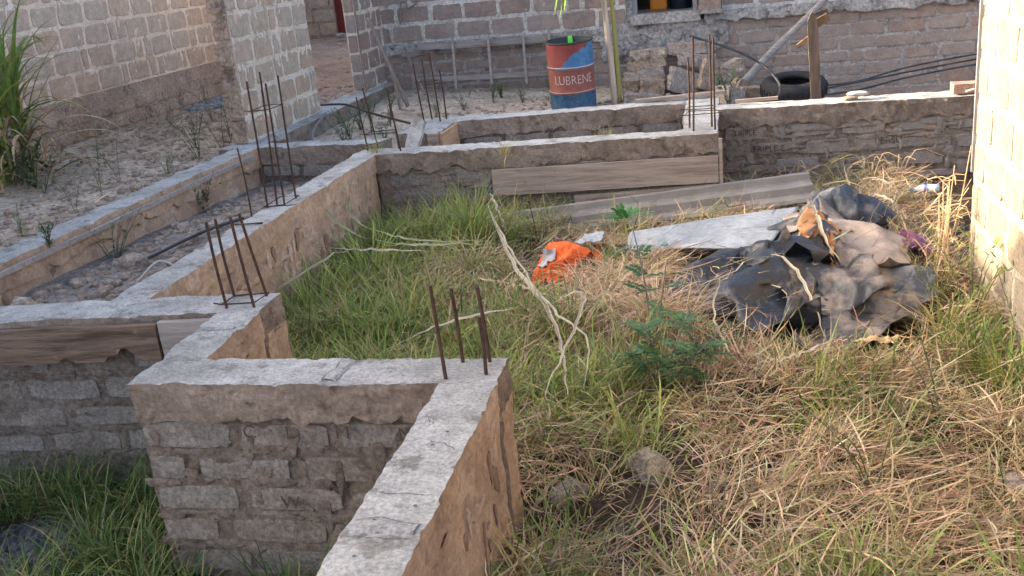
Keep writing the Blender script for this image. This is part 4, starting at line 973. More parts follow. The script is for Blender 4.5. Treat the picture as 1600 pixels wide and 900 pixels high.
# ------------------------------------------------------------------ rubbish heap: sheets and tarpaulins
def tri(x): return 2 * np.abs(2 * (x - np.floor(x + .5))) - 1
def crumple(name, corners, mat, label, cat='tarpaulin', n=46, m=46, amp=.05, freq=2.2, seed=1, bow=0.0, rag=.06, smooth=False, sag=0.0, thick=.004, parent=None, octv=4):
    c = np.array(corners, float); r = np.random.default_rng(seed)
    u = np.linspace(0, 1, n); v = np.linspace(0, 1, m); U, Vv = np.meshgrid(u, v, indexing='ij')
    # ragged outline
    U2 = U + rag * fbm(p3(Vv * 4, U * 1.2, seed), seed, 4) * (2 * np.abs(U - .5)) ** 2; V2 = Vv + rag * fbm(p3(U * 4, Vv * 1.2, seed + 3), seed + 1, 4) * (2 * np.abs(Vv - .5)) ** 2
    P = ((1 - U2) * (1 - V2))[..., None] * c[0] + (U2 * (1 - V2))[..., None] * c[1] + (U2 * V2)[..., None] * c[2] + ((1 - U2) * V2)[..., None] * c[3]
    du = c[1] - c[0]; dv = c[3] - c[0]; nn = np.cross(du, dv); nn /= np.linalg.norm(nn)
    if nn[2] < 0: nn = -nn
    lu = np.linalg.norm(du); lv = np.linalg.norm(dv); h = np.zeros_like(U)
    wx = .25 * fbm(p3(U * 2, Vv * 2, seed + 5.), seed + 2, 3); wy = .25 * fbm(p3(U * 2, Vv * 2, seed + 9.), seed + 4, 3)
    for k in range(octv):
        a = r.random() * math.pi; f = freq * (1.55 ** k)
        h += tri((U * lu + wx) * math.cos(a) * f + (Vv * lv + wy) * math.sin(a) * f + r.random()) * (.62 ** k)
    P = P + nn * (h * amp * .55 + bow * (4 * U * (1 - U)) * (4 * Vv * (1 - Vv)) - sag * (2 * np.abs(U - .5)) ** 2)[..., None]
    P = P + .4 * amp * np.stack([fbm(P * 5 + 3, seed + 6, 3), fbm(P * 5 + 8, seed + 7, 3), 0 * U], -1)
    A = P.reshape(-1, 3); B = A - nn * thick; V = np.concatenate([A, B]); q = grid_faces(n, m); N = n * m
    ring = np.array([i * m for i in range(n)] + [(n - 1) * m + j for j in range(1, m)] + [i * m + m - 1 for i in range(n - 2, -1, -1)] + [j for j in range(m - 2, 0, -1)])
    rb = np.roll(ring, -1); sidef = np.stack([rb, ring, ring + N, rb + N], -1)
    F = np.concatenate([q, q[:, ::-1] + N, sidef])
    return mk(name, V, F, M[mat], parent, smooth=smooth, label=label, cat=cat)
# ridge cap sheet
def extr(name, p, q, prof, mat, label, cat, nseg=24, wob=.006):
    p = Vector(p); q = Vector(q); d = (q - p); s = Vector((0, 0, 1)).cross(d).normalized(); up = d.cross(s).normalized() * -1
    if up.z < 0: up = -up
    V = []; F = []; k = len(prof)
    for i in range(nseg + 1):
        t = p.lerp(q, i / nseg)
        for j, (a, b_) in enumerate(prof):
            w_ = wob * math.sin(i * 1.3 + j * 2.1); V.append(t + s * a + up * (b_ + w_))
    for i in range(nseg):
        for j in range(k - 1): F.append((i * k + j, i * k + j + 1, (i + 1) * k + j + 1, (i + 1) * k + j))
    o = mk(name, V, F, M[mat], label=label, cat=cat); md = o.modifiers.new('thickness', 'SOLIDIFY'); md.thickness = .006; return o
extr('ridge_sheet', (-2.15, 8.10, -.64), (.64, 8.62, -.50), [(.14, .10), (.10, .112), (.07, .105), (.055, .055), (.04, .042), (-.02, .038), (-.045, .028), (-.06, -.03), (-.075, -.04), (-.13, -.055), (-.15, -.085)], 'sheet_ridge', 'long grey ridged cement roof sheet lying along the wall foot', 'sheet', 30, .003)
crumple('metal_sheet', [(-.80, 7.00, -.50), (.20, 6.68, -.43), (.47, 7.58, -.38), (-.78, 7.30, -.46)], 'sheet_white', 'flat bluish white metal sheet running under the black tarpaulin', 'sheet', 40, 24, .008, .8, 301, rag=.02, octv=2)
crumple('metal_sheet', [(-1.22, 7.24, -.52), (-1.0, 7.20, -.50), (-.98, 7.36, -.47), (-1.18, 7.40, -.50)], 'sheet_white', 'small bent whitish sheet scrap beside the orange cloth', 'sheet', 20, 12, .02, 2, 302, rag=.08, octv=3)
# draped sheets: a small position-based cloth solver lets each sheet settle over the heap and over the sheets below it
HX0, HY0, HD, HNX, HNY = -1.8, 4.8, .02, 180, 180
hxx = HX0 + HD * np.arange(HNX); hyy = HY0 + HD * np.arange(HNY); HXX, HYY = np.meshgrid(hxx, hyy, indexing='ij')
HF = ground_h(HXX, HYY) * .4 + .6 * -.66 + .05
for (bx_, by_, sx_, sy_, hh_) in ((.84, 7.66, .20, .15, .30), (.62, 7.5, .16, .2, .15), (.50, 7.02, .14, .22, .19), (.92, 6.95, .22, .3, .11), (.30, 6.45, .22, .22, .08), (.58, 6.15, .22, .16, .06), (.15, 6.15, .2, .14, .04), (-1.28, 6.9, .10, .16, .10), (1.21, 7.12, .06, .08, .06)):
    HF += hh_ * np.exp(-((HXX - bx_) / sx_) ** 2 - ((HYY - by_) / sy_) ** 2)
HF += .17 * np.maximum(0, .35 - np.abs(fbm(p3(HXX * 3.4, HYY * 3.4, 2.2), 401, 3))) * np.exp(-((HXX - .5) / .75) ** 2 - ((HYY - 6.7) / 1.0) ** 2)
HF += .03 * np.floor(2.2 * (fbm(p3(HXX * 4.5, HYY * 4.5, 5.2), 407, 2) + .5)) * np.exp(-((HXX - .5) / .6) ** 2 - ((HYY - 6.7) / .9) ** 2)
def hlook(x, y):
    fx = np.clip((x - HX0) / HD, 0, HNX - 1.001); fy = np.clip((y - HY0) / HD, 0, HNY - 1.001); i = fx.astype(int); j = fy.astype(int); u = fx - i; v = fy - j
    return HF[i, j] * (1 - u) * (1 - v) + HF[i + 1, j] * u * (1 - v) + HF[i, j + 1] * (1 - u) * v + HF[i + 1, j + 1] * u * v
def drape(name, corners, mat, label, cat='tarpaulin', n=56, m=56, cu=1.2, cv=1.2, seed=1, its=120, rag=.06, lift=.10, parent=None, bend=.12, smooth=False, pins=True, thick=.003, fric=.8, crease=.0, cf=3.2, cell=6.2, jit=.45):
    c = np.array(corners, float); r = np.random.default_rng(seed); n = max(6, int(n / cell)); m = max(6, int(m / cell))
    u = np.linspace(0, 1, n); v = np.linspace(0, 1, m); U, Vv = np.meshgrid(u, v, indexing='ij')
    U2 = U + rag * fbm(p3(Vv * 4, U * 1.2, seed), seed, 4) * (2 * np.abs(U - .5)) ** 2; V2 = Vv + rag * fbm(p3(U * 4, Vv * 1.2, seed + 3), seed + 1, 4) * (2 * np.abs(Vv - .5)) ** 2
    XY = ((1 - U2) * (1 - V2))[..., None] * c[0] + (U2 * (1 - V2))[..., None] * c[1] + (U2 * V2)[..., None] * c[2] + ((1 - U2) * V2)[..., None] * c[3]
    P = p3(XY[..., 0], XY[..., 1], 0.0); P = np.array(P)
    cellw = np.linalg.norm(c[1] - c[0]) / n; P[1:-1, 1:-1, :2] += r.uniform(-jit, jit, (n - 2, m - 2, 2)) * cellw
    P[..., 2] = hlook(P[..., 0], P[..., 1]) + .02 + lift * (.5 + .5 * fbm(p3(P[..., 0] * 5, P[..., 1] * 5, seed * .7), seed + 5, 3)) + .03 * fbm(p3(P[..., 0] * 16, P[..., 1] * 16, seed * .7), seed + 6, 2)
    flat = P.copy(); flat[..., 2] = 0
    def rest(a, b, k): return np.linalg.norm(flat[a] - flat[b], axis=-1) * k
    S_ = np.s_; cons = []
    def addc(a, b, k, stiff): cons.append((a, b, rest(a, b, k), stiff))
    for o in (0, 1):
        addc(S_[o:n - 1:2, :], S_[o + 1:n:2, :], cu, 1.0); addc(S_[:, o:m - 1:2], S_[:, o + 1:m:2], cv, 1.0)
        addc(S_[o:n - 1:2, :-1], S_[o + 1:n:2, 1:], (cu + cv) / 2, .6); addc(S_[o:n - 1:2, 1:], S_[o + 1:n:2, :-1], (cu + cv) / 2, .6)
    for o in (0, 1, 2, 3):
        if n - 2 - o > 0: addc(S_[o:n - 2:4, :], S_[o + 2:n:4, :], cu, bend)
        if m - 2 - o > 0: addc(S_[:, o:m - 2:4], S_[:, o + 2:m:4], cv, bend)
    prev = P.copy(); pin = np.zeros((n, m), bool)
    if pins: pin[0, ::5] = pin[-1, ::5] = True; pin[::5, 0] = pin[::5, -1] = True; pin[-1, -1] = True
    pxy = P[pin][:, :2].copy()
    for it in range(its):
        vel = (P - prev) * .92; prev = P.copy(); P = P + vel; P[..., 2] -= .0009
        for a, b, L0, st in cons:
            A = P[a]; B = P[b]; k0 = min(A.shape[0], B.shape[0]); k1 = min(A.shape[1], B.shape[1]); A = A[:k0, :k1]; B = B[:k0, :k1]
            d = B - A; l = np.linalg.norm(d, axis=-1); l = np.maximum(l, 1e-6); w_ = (.5 * st * (l - L0[:k0, :k1]) / l)[..., None] * d
            P[a][:k0, :k1] += w_; P[b][:k0, :k1] -= w_
        h = hlook(P[..., 0], P[..., 1]) + .006; hit = P[..., 2] < h
        P[..., 2] = np.where(hit, h, P[..., 2])
        for q in (0, 1): P[..., q] = np.where(hit, prev[..., q] * fric + P[..., q] * (1 - fric), P[..., q])
        if pins: P[pin, :2] = pxy
    # every cell becomes two flat facets, then a fine grid with slight wrinkles
    kk = 4; D = r.random((n - 1, m - 1)) < .5; nn_, mm_ = (n - 1) * kk + 1, (m - 1) * kk + 1; Q = np.zeros((nn_, mm_, 3))
    a00, a10, a01, a11 = P[:-1, :-1], P[1:, :-1], P[:-1, 1:], P[1:, 1:]
    for si in range(kk + 1):
        for ti in range(kk + 1):
            s0, t0 = si / kk, ti / kk
            A_ = a00 + s0 * (a10 - a00) + t0 * (a11 - a10) if s0 >= t0 else a00 + t0 * (a01 - a00) + s0 * (a11 - a01)
            B_ = a00 + s0 * (a10 - a00) + t0 * (a01 - a00) if s0 + t0 <= 1 else a11 + (1 - s0) * (a01 - a11) + (1 - t0) * (a10 - a11)
            Q[si:si + (n - 1) * kk:kk, ti:ti + (m - 1) * kk:kk] = np.where(D[..., None], A_, B_)
    P = Q; n, m = nn_, mm_
    P = P + np.stack([fbm(P * 9 + 3, seed + 6, 2) * .006, fbm(P * 9 + 8, seed + 7, 2) * .006, fbm(P * 26 + 5, seed + 8, 2) * .004], -1)
    ii = np.clip(((P[..., 0] - HX0) / HD).round().astype(int), 0, HNX - 1).ravel(); jj = np.clip(((P[..., 1] - HY0) / HD).round().astype(int), 0, HNY - 1).ravel()
    np.maximum.at(HF, (ii, jj), np.minimum(P[..., 2].ravel() + .004, HF[ii, jj] + .09))
    A = P.reshape(-1, 3); B = A - np.array([0, 0, thick]); V = np.concatenate([A, B]); q = grid_faces(n, m); N = n * m
    ring = np.array([i * m for i in range(n)] + [(n - 1) * m + j for j in range(1, m)] + [i * m + m - 1 for i in range(n - 2, -1, -1)] + [j for j in range(m - 2, 0, -1)])
    rb = np.roll(ring, -1); F = np.concatenate([q, q[:, ::-1] + N, np.stack([rb, ring, ring + N, rb + N], -1)])
    return mk(name, V, F, M[mat], parent, smooth=smooth, label=label, cat=cat)
drape('tarpaulin', [(.30, 5.30), (1.05, 5.70), (1.02, 6.05), (.40, 5.80)], 'tarp_dusty', 'flat muddy tarpaulin strip half hidden in dry grass', seed=309, n=60, m=34, cu=1.15, cv=1.25, lift=.06)
drape('tarpaulin', [(.78, 6.02), (1.22, 6.15), (1.20, 6.55), (.80, 6.45)], 'tarp_blue', 'small blue grey plastic piece under the khaki flap', seed=310, n=44, m=44, cu=1.2, cv=1.25)
drape('tarpaulin', [(-.40, 6.10), (.46, 5.55), (.56, 6.35), (-.10, 6.68)], 'tarp_black', 'black tarpaulin sagging over the near grass edge of the heap', seed=307, n=80, m=60, cu=1.28, cv=1.36, lift=.14)
drape('tarpaulin', [(.55, 7.35), (1.02, 7.10), (1.10, 7.75), (.70, 8.0)], 'tarp_black', 'glossy black plastic peak standing up at the back of the heap', seed=304, n=60, m=60, cu=1.35, cv=1.35, lift=.14, bend=.4)
drape('tarpaulin', [(.36, 7.15), (.84, 7.05), (.90, 7.60), (.56, 7.80)], 'tarp_blue', 'crumpled blue grey plastic sheet at the head of the heap', seed=303, n=60, m=60, cu=1.3, cv=1.3, lift=.14)
drape('tarpaulin', [(.66, 6.38), (1.14, 6.52), (1.12, 7.12), (.60, 7.42)], 'tarp_khaki', 'dusty khaki tarpaulin flap spread on the right side of the heap', seed=305, n=60, m=64, cu=1.10, cv=1.16, lift=.10, bend=.3)
drape('tarpaulin', [(.26, 5.72), (.88, 6.02), (.86, 6.50), (.30, 6.60)], 'tarp_dusty', 'dusty dark tarpaulin flap with long folds in the heap middle', seed=308, n=70, m=60, cu=1.25, cv=1.3, lift=.14)
drape('tarpaulin', [(.06, 6.45), (.50, 6.25), (.64, 7.0), (.26, 7.18)], 'tarp_black', 'dark tarpaulin folded over the end of the white sheet', seed=306, n=54, m=66, cu=1.45, cv=1.25, lift=.16)
drape('sack', [(.34, 6.98), (.52, 6.90), (.60, 7.18), (.38, 7.26)], 'tarp_khaki', 'pale crumpled sack corner above the brown paper', 'sack', seed=311, n=34, m=34, cu=1.4, cv=1.4, lift=.10)
drape('brown_paper', [(.44, 6.70), (.62, 6.64), (.68, 6.90), (.48, 6.96)], 'paper_brown', 'crumpled orange brown paper on top of the heap', 'paper', seed=312, n=34, m=34, cu=1.6, cv=1.6, lift=.14, rag=.2, cell=3.4, smooth=False)
drape('brown_paper', [(.575, 6.32), (.64, 6.30), (.61, 6.72), (.54, 6.72)], 'paper_brown', 'narrow strip of brown paper hanging down the heap', 'paper', seed=313, n=12, m=40, cu=1.2, cv=1.2, lift=.05)
drape('plastic_bag', [(1.12, 6.98), (1.30, 6.98), (1.32, 7.28), (1.13, 7.26)], 'bag_purple', 'crumpled purple plastic bag beside the khaki flap', 'bag', seed=314, n=40, m=40, cu=1.5, cv=1.5, lift=.14, rag=.15, cell=4)
# orange cloth
OC = thing('orange_cloth', (-1.28, 6.9, -.55), 'bright orange high visibility cloth crumpled on the grass', 'cloth')
HF += .12 * np.exp(-((HXX + 1.24) / .15) ** 2 - ((HYY - 6.9) / .22) ** 2)
drape('cloth', [(-1.43, 6.58), (-1.14, 6.52), (-1.02, 7.22), (-1.38, 7.20)], 'cloth_orange', None, None, seed=315, n=60, m=70, cu=1.55, cv=1.45, lift=.18, rag=.16, parent=OC, thick=.004, cell=4.0)
drape('reflective_band', [(-1.30, 6.90), (-1.17, 6.92), (-1.10, 7.20), (-1.24, 7.22)], 'cloth_grey', None, None, seed=316, n=26, m=34, cu=1.35, cv=1.25, lift=.06, parent=OC)
drape('reflective_band', [(-1.40, 6.68), (-1.32, 6.64), (-1.28, 6.80), (-1.38, 6.84)], 'cloth_grey', None, None, seed=317, n=20, m=26, cu=1.3, cv=1.3, lift=.05, parent=OC)
# bottle
BO = thing('plastic_bottle', (1.45, 8.36, -.52), 'clear plastic bottle with blue cap on the dry twigs', 'bottle')
Mb = T((1.36, 8.40, -.50)) @ rotz(-.25) @ Matrix.Rotation(math.radians(86), 4, 'Y')
V, F = lathe([(.0, .05), (.012, .05), (.013, .07), (.03, .10), (.034, .13), (.033, .17), (.034, .21), (.032, .25), (.0, .25)], 18); mk('body', V, F, M['bottle'], BO, Mb, smooth=True)
V, F = lathe([(.0, .03), (.017, .03), (.018, .055), (.0, .055)], 18); mk('cap', V, F, M['cap_blue'], BO, Mb)
V, F = lathe([(.0345, .14), (.0352, .14), (.0352, .165), (.0345, .165)], 18); mk('label_band', V, F, M['cap_blue'], BO, Mb)
stone('bottle_cap', -.50, 6.88, -.44, .022, .022, .012, 'teal', 'tiny teal plastic cap by the edge of the white sheet', 'cap', seed=318)

# ------------------------------------------------------------------ vegetation
def blade_arrays(root, L, Wd, az, th0, curl, seg=3, tw=None, yaw=None):
    N = len(root); d = np.stack([np.cos(az), np.sin(az)], -1); side = np.stack([-np.sin(az), np.cos(az), np.zeros(N)], -1)
    if tw is not None: side[:, 2] = tw; side /= np.linalg.norm(side, axis=1, keepdims=True)
    P = [root]; p = root.copy()
    for k in range(seg):
        th = th0 + curl * (k + .5) / seg; st = (L / seg)
        if yaw is not None: aa = az + yaw * (k + .5) / seg; d = np.stack([np.cos(aa), np.sin(aa)], -1)
        p = p + np.concatenate([d * (np.sin(th) * st)[:, None], (np.cos(th) * st)[:, None]], 1); P.append(p)
    tap = np.interp(np.linspace(0, 1, seg + 1), [0, .4, .75, 1], [.8, 1, .7, .06])
    V = np.empty((N, (seg + 1) * 2, 3), np.float32)
    for k in range(seg + 1):
        o = side * (Wd * tap[k] / 2)[:, None]; V[:, 2 * k] = P[k] - o; V[:, 2 * k + 1] = P[k] + o
    f = np.array([[2 * k, 2 * k + 1, 2 * k + 3, 2 * k + 2] for k in range(seg)])
    F = (np.arange(N)[:, None, None] * ((seg + 1) * 2) + f[None]).reshape(-1, 4)
    return V.reshape(-1, 3), F
def blade_obj(name, arrs, cols, mat, parent=None, **kw):
    vs = []; fs = []; cs = []; b = 0
    for (V, F), c in zip(arrs, cols):
        k = len(V) // len(c); vs.append(V); fs.append(F + b); cs.append(np.repeat(c, k, 0)); b += len(V)
    return mk(name, np.concatenate(vs), np.concatenate(fs), M[mat], parent, uvcol=np.concatenate(cs), **kw)
GREEN = np.array([.15, .23, .05]); LIME = np.array([.35, .385, .095]); OLIVE = np.array([.25, .235, .085]); STRAW = np.array([.52, .385, .215]); TAN = np.array([.47, .305, .18]); PALE = np.array([.64, .52, .33]); DGREEN = np.array([.05, .10, .025]); BROWN = np.array([.21, .13, .075])
def pick(r, N, cols, pr):
    i = r.choice(len(cols), N, p=np.array(pr) / sum(pr)); c = np.array(cols)[i]
    return c * (.75 + .5 * r.random((N, 1))) * (1 + .08 * r.standard_normal((N, 3)))
def blocked(x, y):
    b = np.zeros(len(x), bool)
    for k, c in runs.items():
        c = np.array(c); ins = np.ones(len(x), bool)
        for i in range(4):
            p = c[i]; q = c[(i + 1) % 4]; ins &= ((q[0] - p[0]) * (y - p[1]) - (q[1] - p[1]) * (x - p[0])) > -.02 * np.hypot(*(q - p))
        b |= ins
    b |= (x > 1.5) & (y < 6.9)
    return b
# green share of the courtyard turf (noise patches plus hand-placed green spots)
def greenness(x, y):
    g = -.03 + .62 * fbm(p3(x * 1.9, y * 1.9, 4.), 31, 3)
    for cx_, cy_, sx, sy, a in ((-2.8, 5.4, .6, 1.1, 1.0), (-2.85, 7.2, .5, 1.3, 1.0), (-2.3, 8.0, .8, .45, .8), (-1.8, 5.4, .8, .6, .7), (-.6, 5.0, .35, .35, .75), (-.65, 4.2, .25, .5, .55), (-.7, 3.0, .2, .5, .4), (-1.0, 7.2, .2, .3, .5), (1.3, 5.4, .25, .5, .75), (-1.2, 5.9, .4, .4, .25), (.35, 3.2, .12, .12, .8), (1.1, 3.9, .2, .2, .5), (.6, 4.6, .25, .2, .3), (-1.5, 4.6, .8, .4, .55)):
        g = g + a * np.exp(-((x - cx_) / sx) ** 2 - ((y - cy_) / sy) ** 2)
    return np.clip(g, 0, 1)
def heap(x, y): # keep the rubbish heap open
    return (((x - .40) / .86) ** 2 + ((y - 6.5) / 1.12) ** 2 < 1) | ((x > -1.0) & (x < .5) & (y > 6.85) & (y < 7.55)) | (((x + 1.28) / .26) ** 2 + ((y - 6.85) / .42) ** 2 < 1)
def yard_points(r, n):
    x = r.uniform(-3.2, 1.52, n); y = r.uniform(1.9, 9.75, n)
    ok = ~blocked(x, y) & (ground_zone(x, y) == 0) & ~((y > 8.95) & (x < -.15)) & (x < .25 * y + .75)
    return x[ok], y[ok]
r = np.random.default_rng(71)
# straw mat: long thin dead strands lying every way
x, y = yard_points(r, 105000); g = greenness(x, y); dens = .12 + .88 * np.clip(fbm(p3(x * 2.1, y * 2.1, 7.), 41, 4) * 2.2 + .60, 0, 1)
bare = np.exp(-((x + .35) / .55) ** 2 - ((y - 3.9) / .75) ** 2) * .75
k = (r.random(len(x)) < dens * (1 - .45 * g) * (1 - bare)) & ~(heap(x, y) & (r.random(len(x)) < .85)); x, y, g = x[k], y[k], g[k]; N = len(x)
hz = ground_h(x, y) + r.random(N) ** 2 * .13 * (1 + .8 * fbm(p3(x * 1.5, y * 1.5, 2.), 43, 3))
swirl = fbm(p3(x * 1.1, y * 1.1, 9.), 47, 3) * 4
A1 = blade_arrays(np.stack([x, y, hz], -1), r.uniform(.06, .40, N) * r.uniform(.6, 1.2, N), .0022 + .0085 * r.random(N) ** 1.6, swirl + r.normal(0, .95, N), r.uniform(1.05, 1.6, N), r.uniform(-.5, .6, N), 4, r.normal(0, .5, N), r.normal(0, .9, N))
C1 = pick(r, N, [STRAW, TAN, PALE, OLIVE, BROWN], [3, 4.5, 1.3, 1.8, 3.2]) * .92 * (.82 + .36 * np.clip(fbm(p3(x * 1.6, y * 1.6, 12.), 53, 3) + .5, 0, 1))[:, None]
blade_obj('straw_mat', [A1], [C1], 'straw_leaf', label='matted dry straw lying over the courtyard floor', cat='straw', kind='stuff')
# standing dry tufts
def tufts(r, cx_, cy_, nb, spread, Lr, Wr, th, cl, cols, pr, z=None, seg=4):
    n = len(cx_); N = n * nb; X = np.repeat(cx_, nb) + r.normal(0, spread, N); Y = np.repeat(cy_, nb) + r.normal(0, spread, N)
    az = np.arctan2(Y - np.repeat(cy_, nb), X - np.repeat(cx_, nb)) + r.normal(0, .7, N)
    sc = np.repeat(r.uniform(.65, 1.2, n), nb)
    Z = ground_h(X, Y) - .01 if z is None else np.full(N, z)
    A = blade_arrays(np.stack([X, Y, Z], -1), r.uniform(*Lr, N) * sc, r.uniform(*Wr, N), az, np.abs(r.normal(th, .22, N)), np.abs(r.normal(cl, .45, N)), seg, r.normal(0, .3, N), r.normal(0, .5, N))
    base = np.repeat(pick(r, n, cols, pr), nb, 0); C = .55 * base + .45 * pick(r, N, cols, pr)
    ok = ~blocked(X, Y)
    if not ok.all():
        V, F = A; kk = (seg + 1) * 2; V = V.reshape(N, kk, 3)[ok]; M_ = ok.sum()
        f = np.array([[2 * q, 2 * q + 1, 2 * q + 3, 2 * q + 2] for q in range(seg)]); F = (np.arange(M_)[:, None, None] * kk + f[None]).reshape(-1, 4); A = (V.reshape(-1, 3), F); C = C[ok]
    return A, C
x, y = yard_points(r, 2600); g = greenness(x, y); k = (r.random(len(x)) < .85 * (1 - g)) & ~heap(x, y) & (r.random(len(x)) > np.exp(-((x + .35) / .5) ** 2 - ((y - 3.9) / .7) ** 2) * .7); x, y = x[k], y[k]
A2, C2 = tufts(r, x, y, 22, .03, (.10, .34), (.003, .006), .55, 1.2, [STRAW, TAN, PALE, OLIVE, LIME], [4, 3, 1.5, 2, .8])
blade_obj('dry_grass', [A2], [C2], 'straw_leaf', label='standing dry straw coloured grass in the courtyard', cat='grass', kind='stuff')
x, y = yard_points(r, 7600); g = greenness(x, y); k = (r.random(len(x)) < g ** 1.2 * 1.1) & ~heap(x, y); x, y = x[k], y[k]
A3, C3 = tufts(r, x, y, 20, .035, (.14, .44), (.005, .011), .35, 1.1, [GREEN, LIME, OLIVE, STRAW, DGREEN], [3.4, 3.6, 2, 1.0, .8])
blade_obj('green_grass', [A3], [C3], 'blade', label='lush green grass along the foundation walls of the courtyard', cat='grass', kind='stuff')
# weeping dry tussocks
tx = np.array([-.52, -.40, -.70, -.85, -.62, -.30, -.55, -.75, -.95, -1.95, -1.7]); ty = np.array([6.15, 5.75, 6.35, 6.0, 6.60, 5.50, 5.85, 5.6, 6.45, 6.9, 6.5])
for (a, b_) in ((-2.95, 6.2), (-2.9, 5.5), (-2.75, 6.9), (-2.95, 7.6), (-2.6, 7.7), (-2.9, 8.2), (-2.3, 8.15), (-2.85, 4.98), (-2.5, 5.9), (-2.15, 5.6), (-2.1, 7.6)):
    A, C = tufts(r, np.array([a]), np.array([b_]), 90, .06, (.28, .55), (.006, .013), .28, .9, [GREEN, LIME, OLIVE], [3, 3.4, 1.4], seg=5)
    blade_obj('grass_tuft', [A], [C], 'blade', label='tall yellow green grass clump along the long foundation wall', cat='grass tuft', group='tall grass clumps along the long wall')
for i in range(len(tx)):
    A, C = tufts(r, tx[i:i + 1], ty[i:i + 1], 230, .07, (.28, .50), (.0035, .006), .45, 2.0, [STRAW, TAN, PALE, OLIVE], [4, 3, 2, 1.6], seg=5)
    blade_obj('grass_tussock', [A], [C], 'straw_leaf', label='weeping straw coloured grass tussock in the middle of the courtyard', cat='grass tussock', group='dry tussocks in the courtyard')
# distinct green tufts
for (a, b_, n, L_, lb) in ((.37, 3.20, 130, .30, 'bright green grass tuft alone in the dry straw'), (-2.55, 8.05, 150, .42, 'tall yellow green grass tuft against the small room wall'), (-3.15, 8.42, 60, .42, 'yellow green grass tuft at the inner corner below the starter bars'), (-1.02, 7.12, 120, .30, 'green grass tuft between orange cloth and white sheet'), (-.86, 6.95, 60, .26, 'small lime grass tuft by the white sheet edge'), (1.32, 5.6, 160, .34, 'green grass tuft at the foot of the sunlit wall'), (1.36, 5.1, 140, .32, 'near green grass tuft along the sunlit wall foot')):
    A, C = tufts(r, np.array([a]), np.array([b_]), n, .05, (L_ * .6, L_ * 1.15), (.004, .009), .3, .9, [GREEN, LIME, OLIVE], [3, 4, 1.5], seg=4)
    blade_obj('grass_tuft', [A], [C], 'blade', label=lb, cat='grass tuft')
# bottom-left dark grass
n = 900; x = r.uniform(-4.4, -1.25, n); y = r.uniform(2.2, 4.4, n); k = (ground_zone(x, y) == 5) & ~blocked(x, y) & ~(((x + 3.6) / .46) ** 2 + ((y - 3.66) / .27) ** 2 < 1) & ((x < -2.62) | (r.random(n) < .25)) & ~((y > 4.2) & (r.random(n) < .6)); x, y = x[k], y[k]
A4, C4 = tufts(r, x, y, 22, .04, (.14, .40), (.004, .0085), .4, 1.1, [GREEN * .7, DGREEN, LIME * .6, STRAW * .7], [4, 4, 1.2, 1.2])
blade_obj('green_grass', [A4], [C4], 'blade', label='dark green grass in front of the rotten formwork board', cat='grass', kind='stuff')
n = 1300; x = r.uniform(-7.1, -5.1, n); y = r.uniform(5.5, 12.5, n)
AL = blade_arrays(np.stack([x, y, ground_h(x, y) + .015 + .03 * r.random(n)], -1), r.uniform(.05, .28, n), r.uniform(.004, .012, n), r.uniform(0, 6.28, n), r.uniform(1.3, 1.65, n), r.uniform(-.3, .4, n), 3, r.normal(0, .4, n), r.normal(0, .8, n))
blade_obj('leaf_litter', [AL], [pick(r, n, [STRAW, TAN, PALE, BROWN], [2, 3, 2, 3])], 'straw_leaf', label='dry leaf litter strewn over the stony dirt', cat='litter', kind='stuff')
# ash flakes
stuff_stones('ash_heap', scatter(700, -4.1, -3.1, 3.3, 4.0, 8, lambda x, y, r: ((x + 3.6) / .45) ** 2 + ((y - 3.68) / .28) ** 2 < 1), .006, .03, 'ash', 'dark grey ash patch in the front grass', 8, .5, 'ash')
# small sprigs growing on the walls
for (a, b_, z, n, lb) in ((-1.98, 8.50, -.06, 40, 'thin green grass sprig hanging on the small room front wall'), (-1.15, 8.95, -.08, 40, 'dry grass sprig sprouting inside the small room'), (-3.22, 8.60, .0, 40, 'yellow green grass sprig on the wall corner by the starter bars'), (-3.2, 10.5, -.1, 40, 'green sprig at the far corner of the small room')):
    A, C = tufts(r, np.array([a]), np.array([b_ - .03]), n, .02, (.10, .24), (.003, .006), .4, .9, [LIME, OLIVE, STRAW], [3, 2, 1.5], z=z)
    V, F = blade_arrays(np.column_stack([a + r.normal(0, .03, n), b_ - .02 + r.normal(0, .02, n), np.full(n, z)]), r.uniform(.08, .24, n), r.uniform(.003, .006, n), r.uniform(0, 6.28, n), np.abs(r.normal(.4, .3, n)), np.abs(r.normal(.9, .4, n)), 4)
    blade_obj('grass_sprig', [(V, F)], [pick(r, n, [LIME, OLIVE, STRAW], [3, 2, 1.5])], 'blade', label=lb, cat='grass sprig')

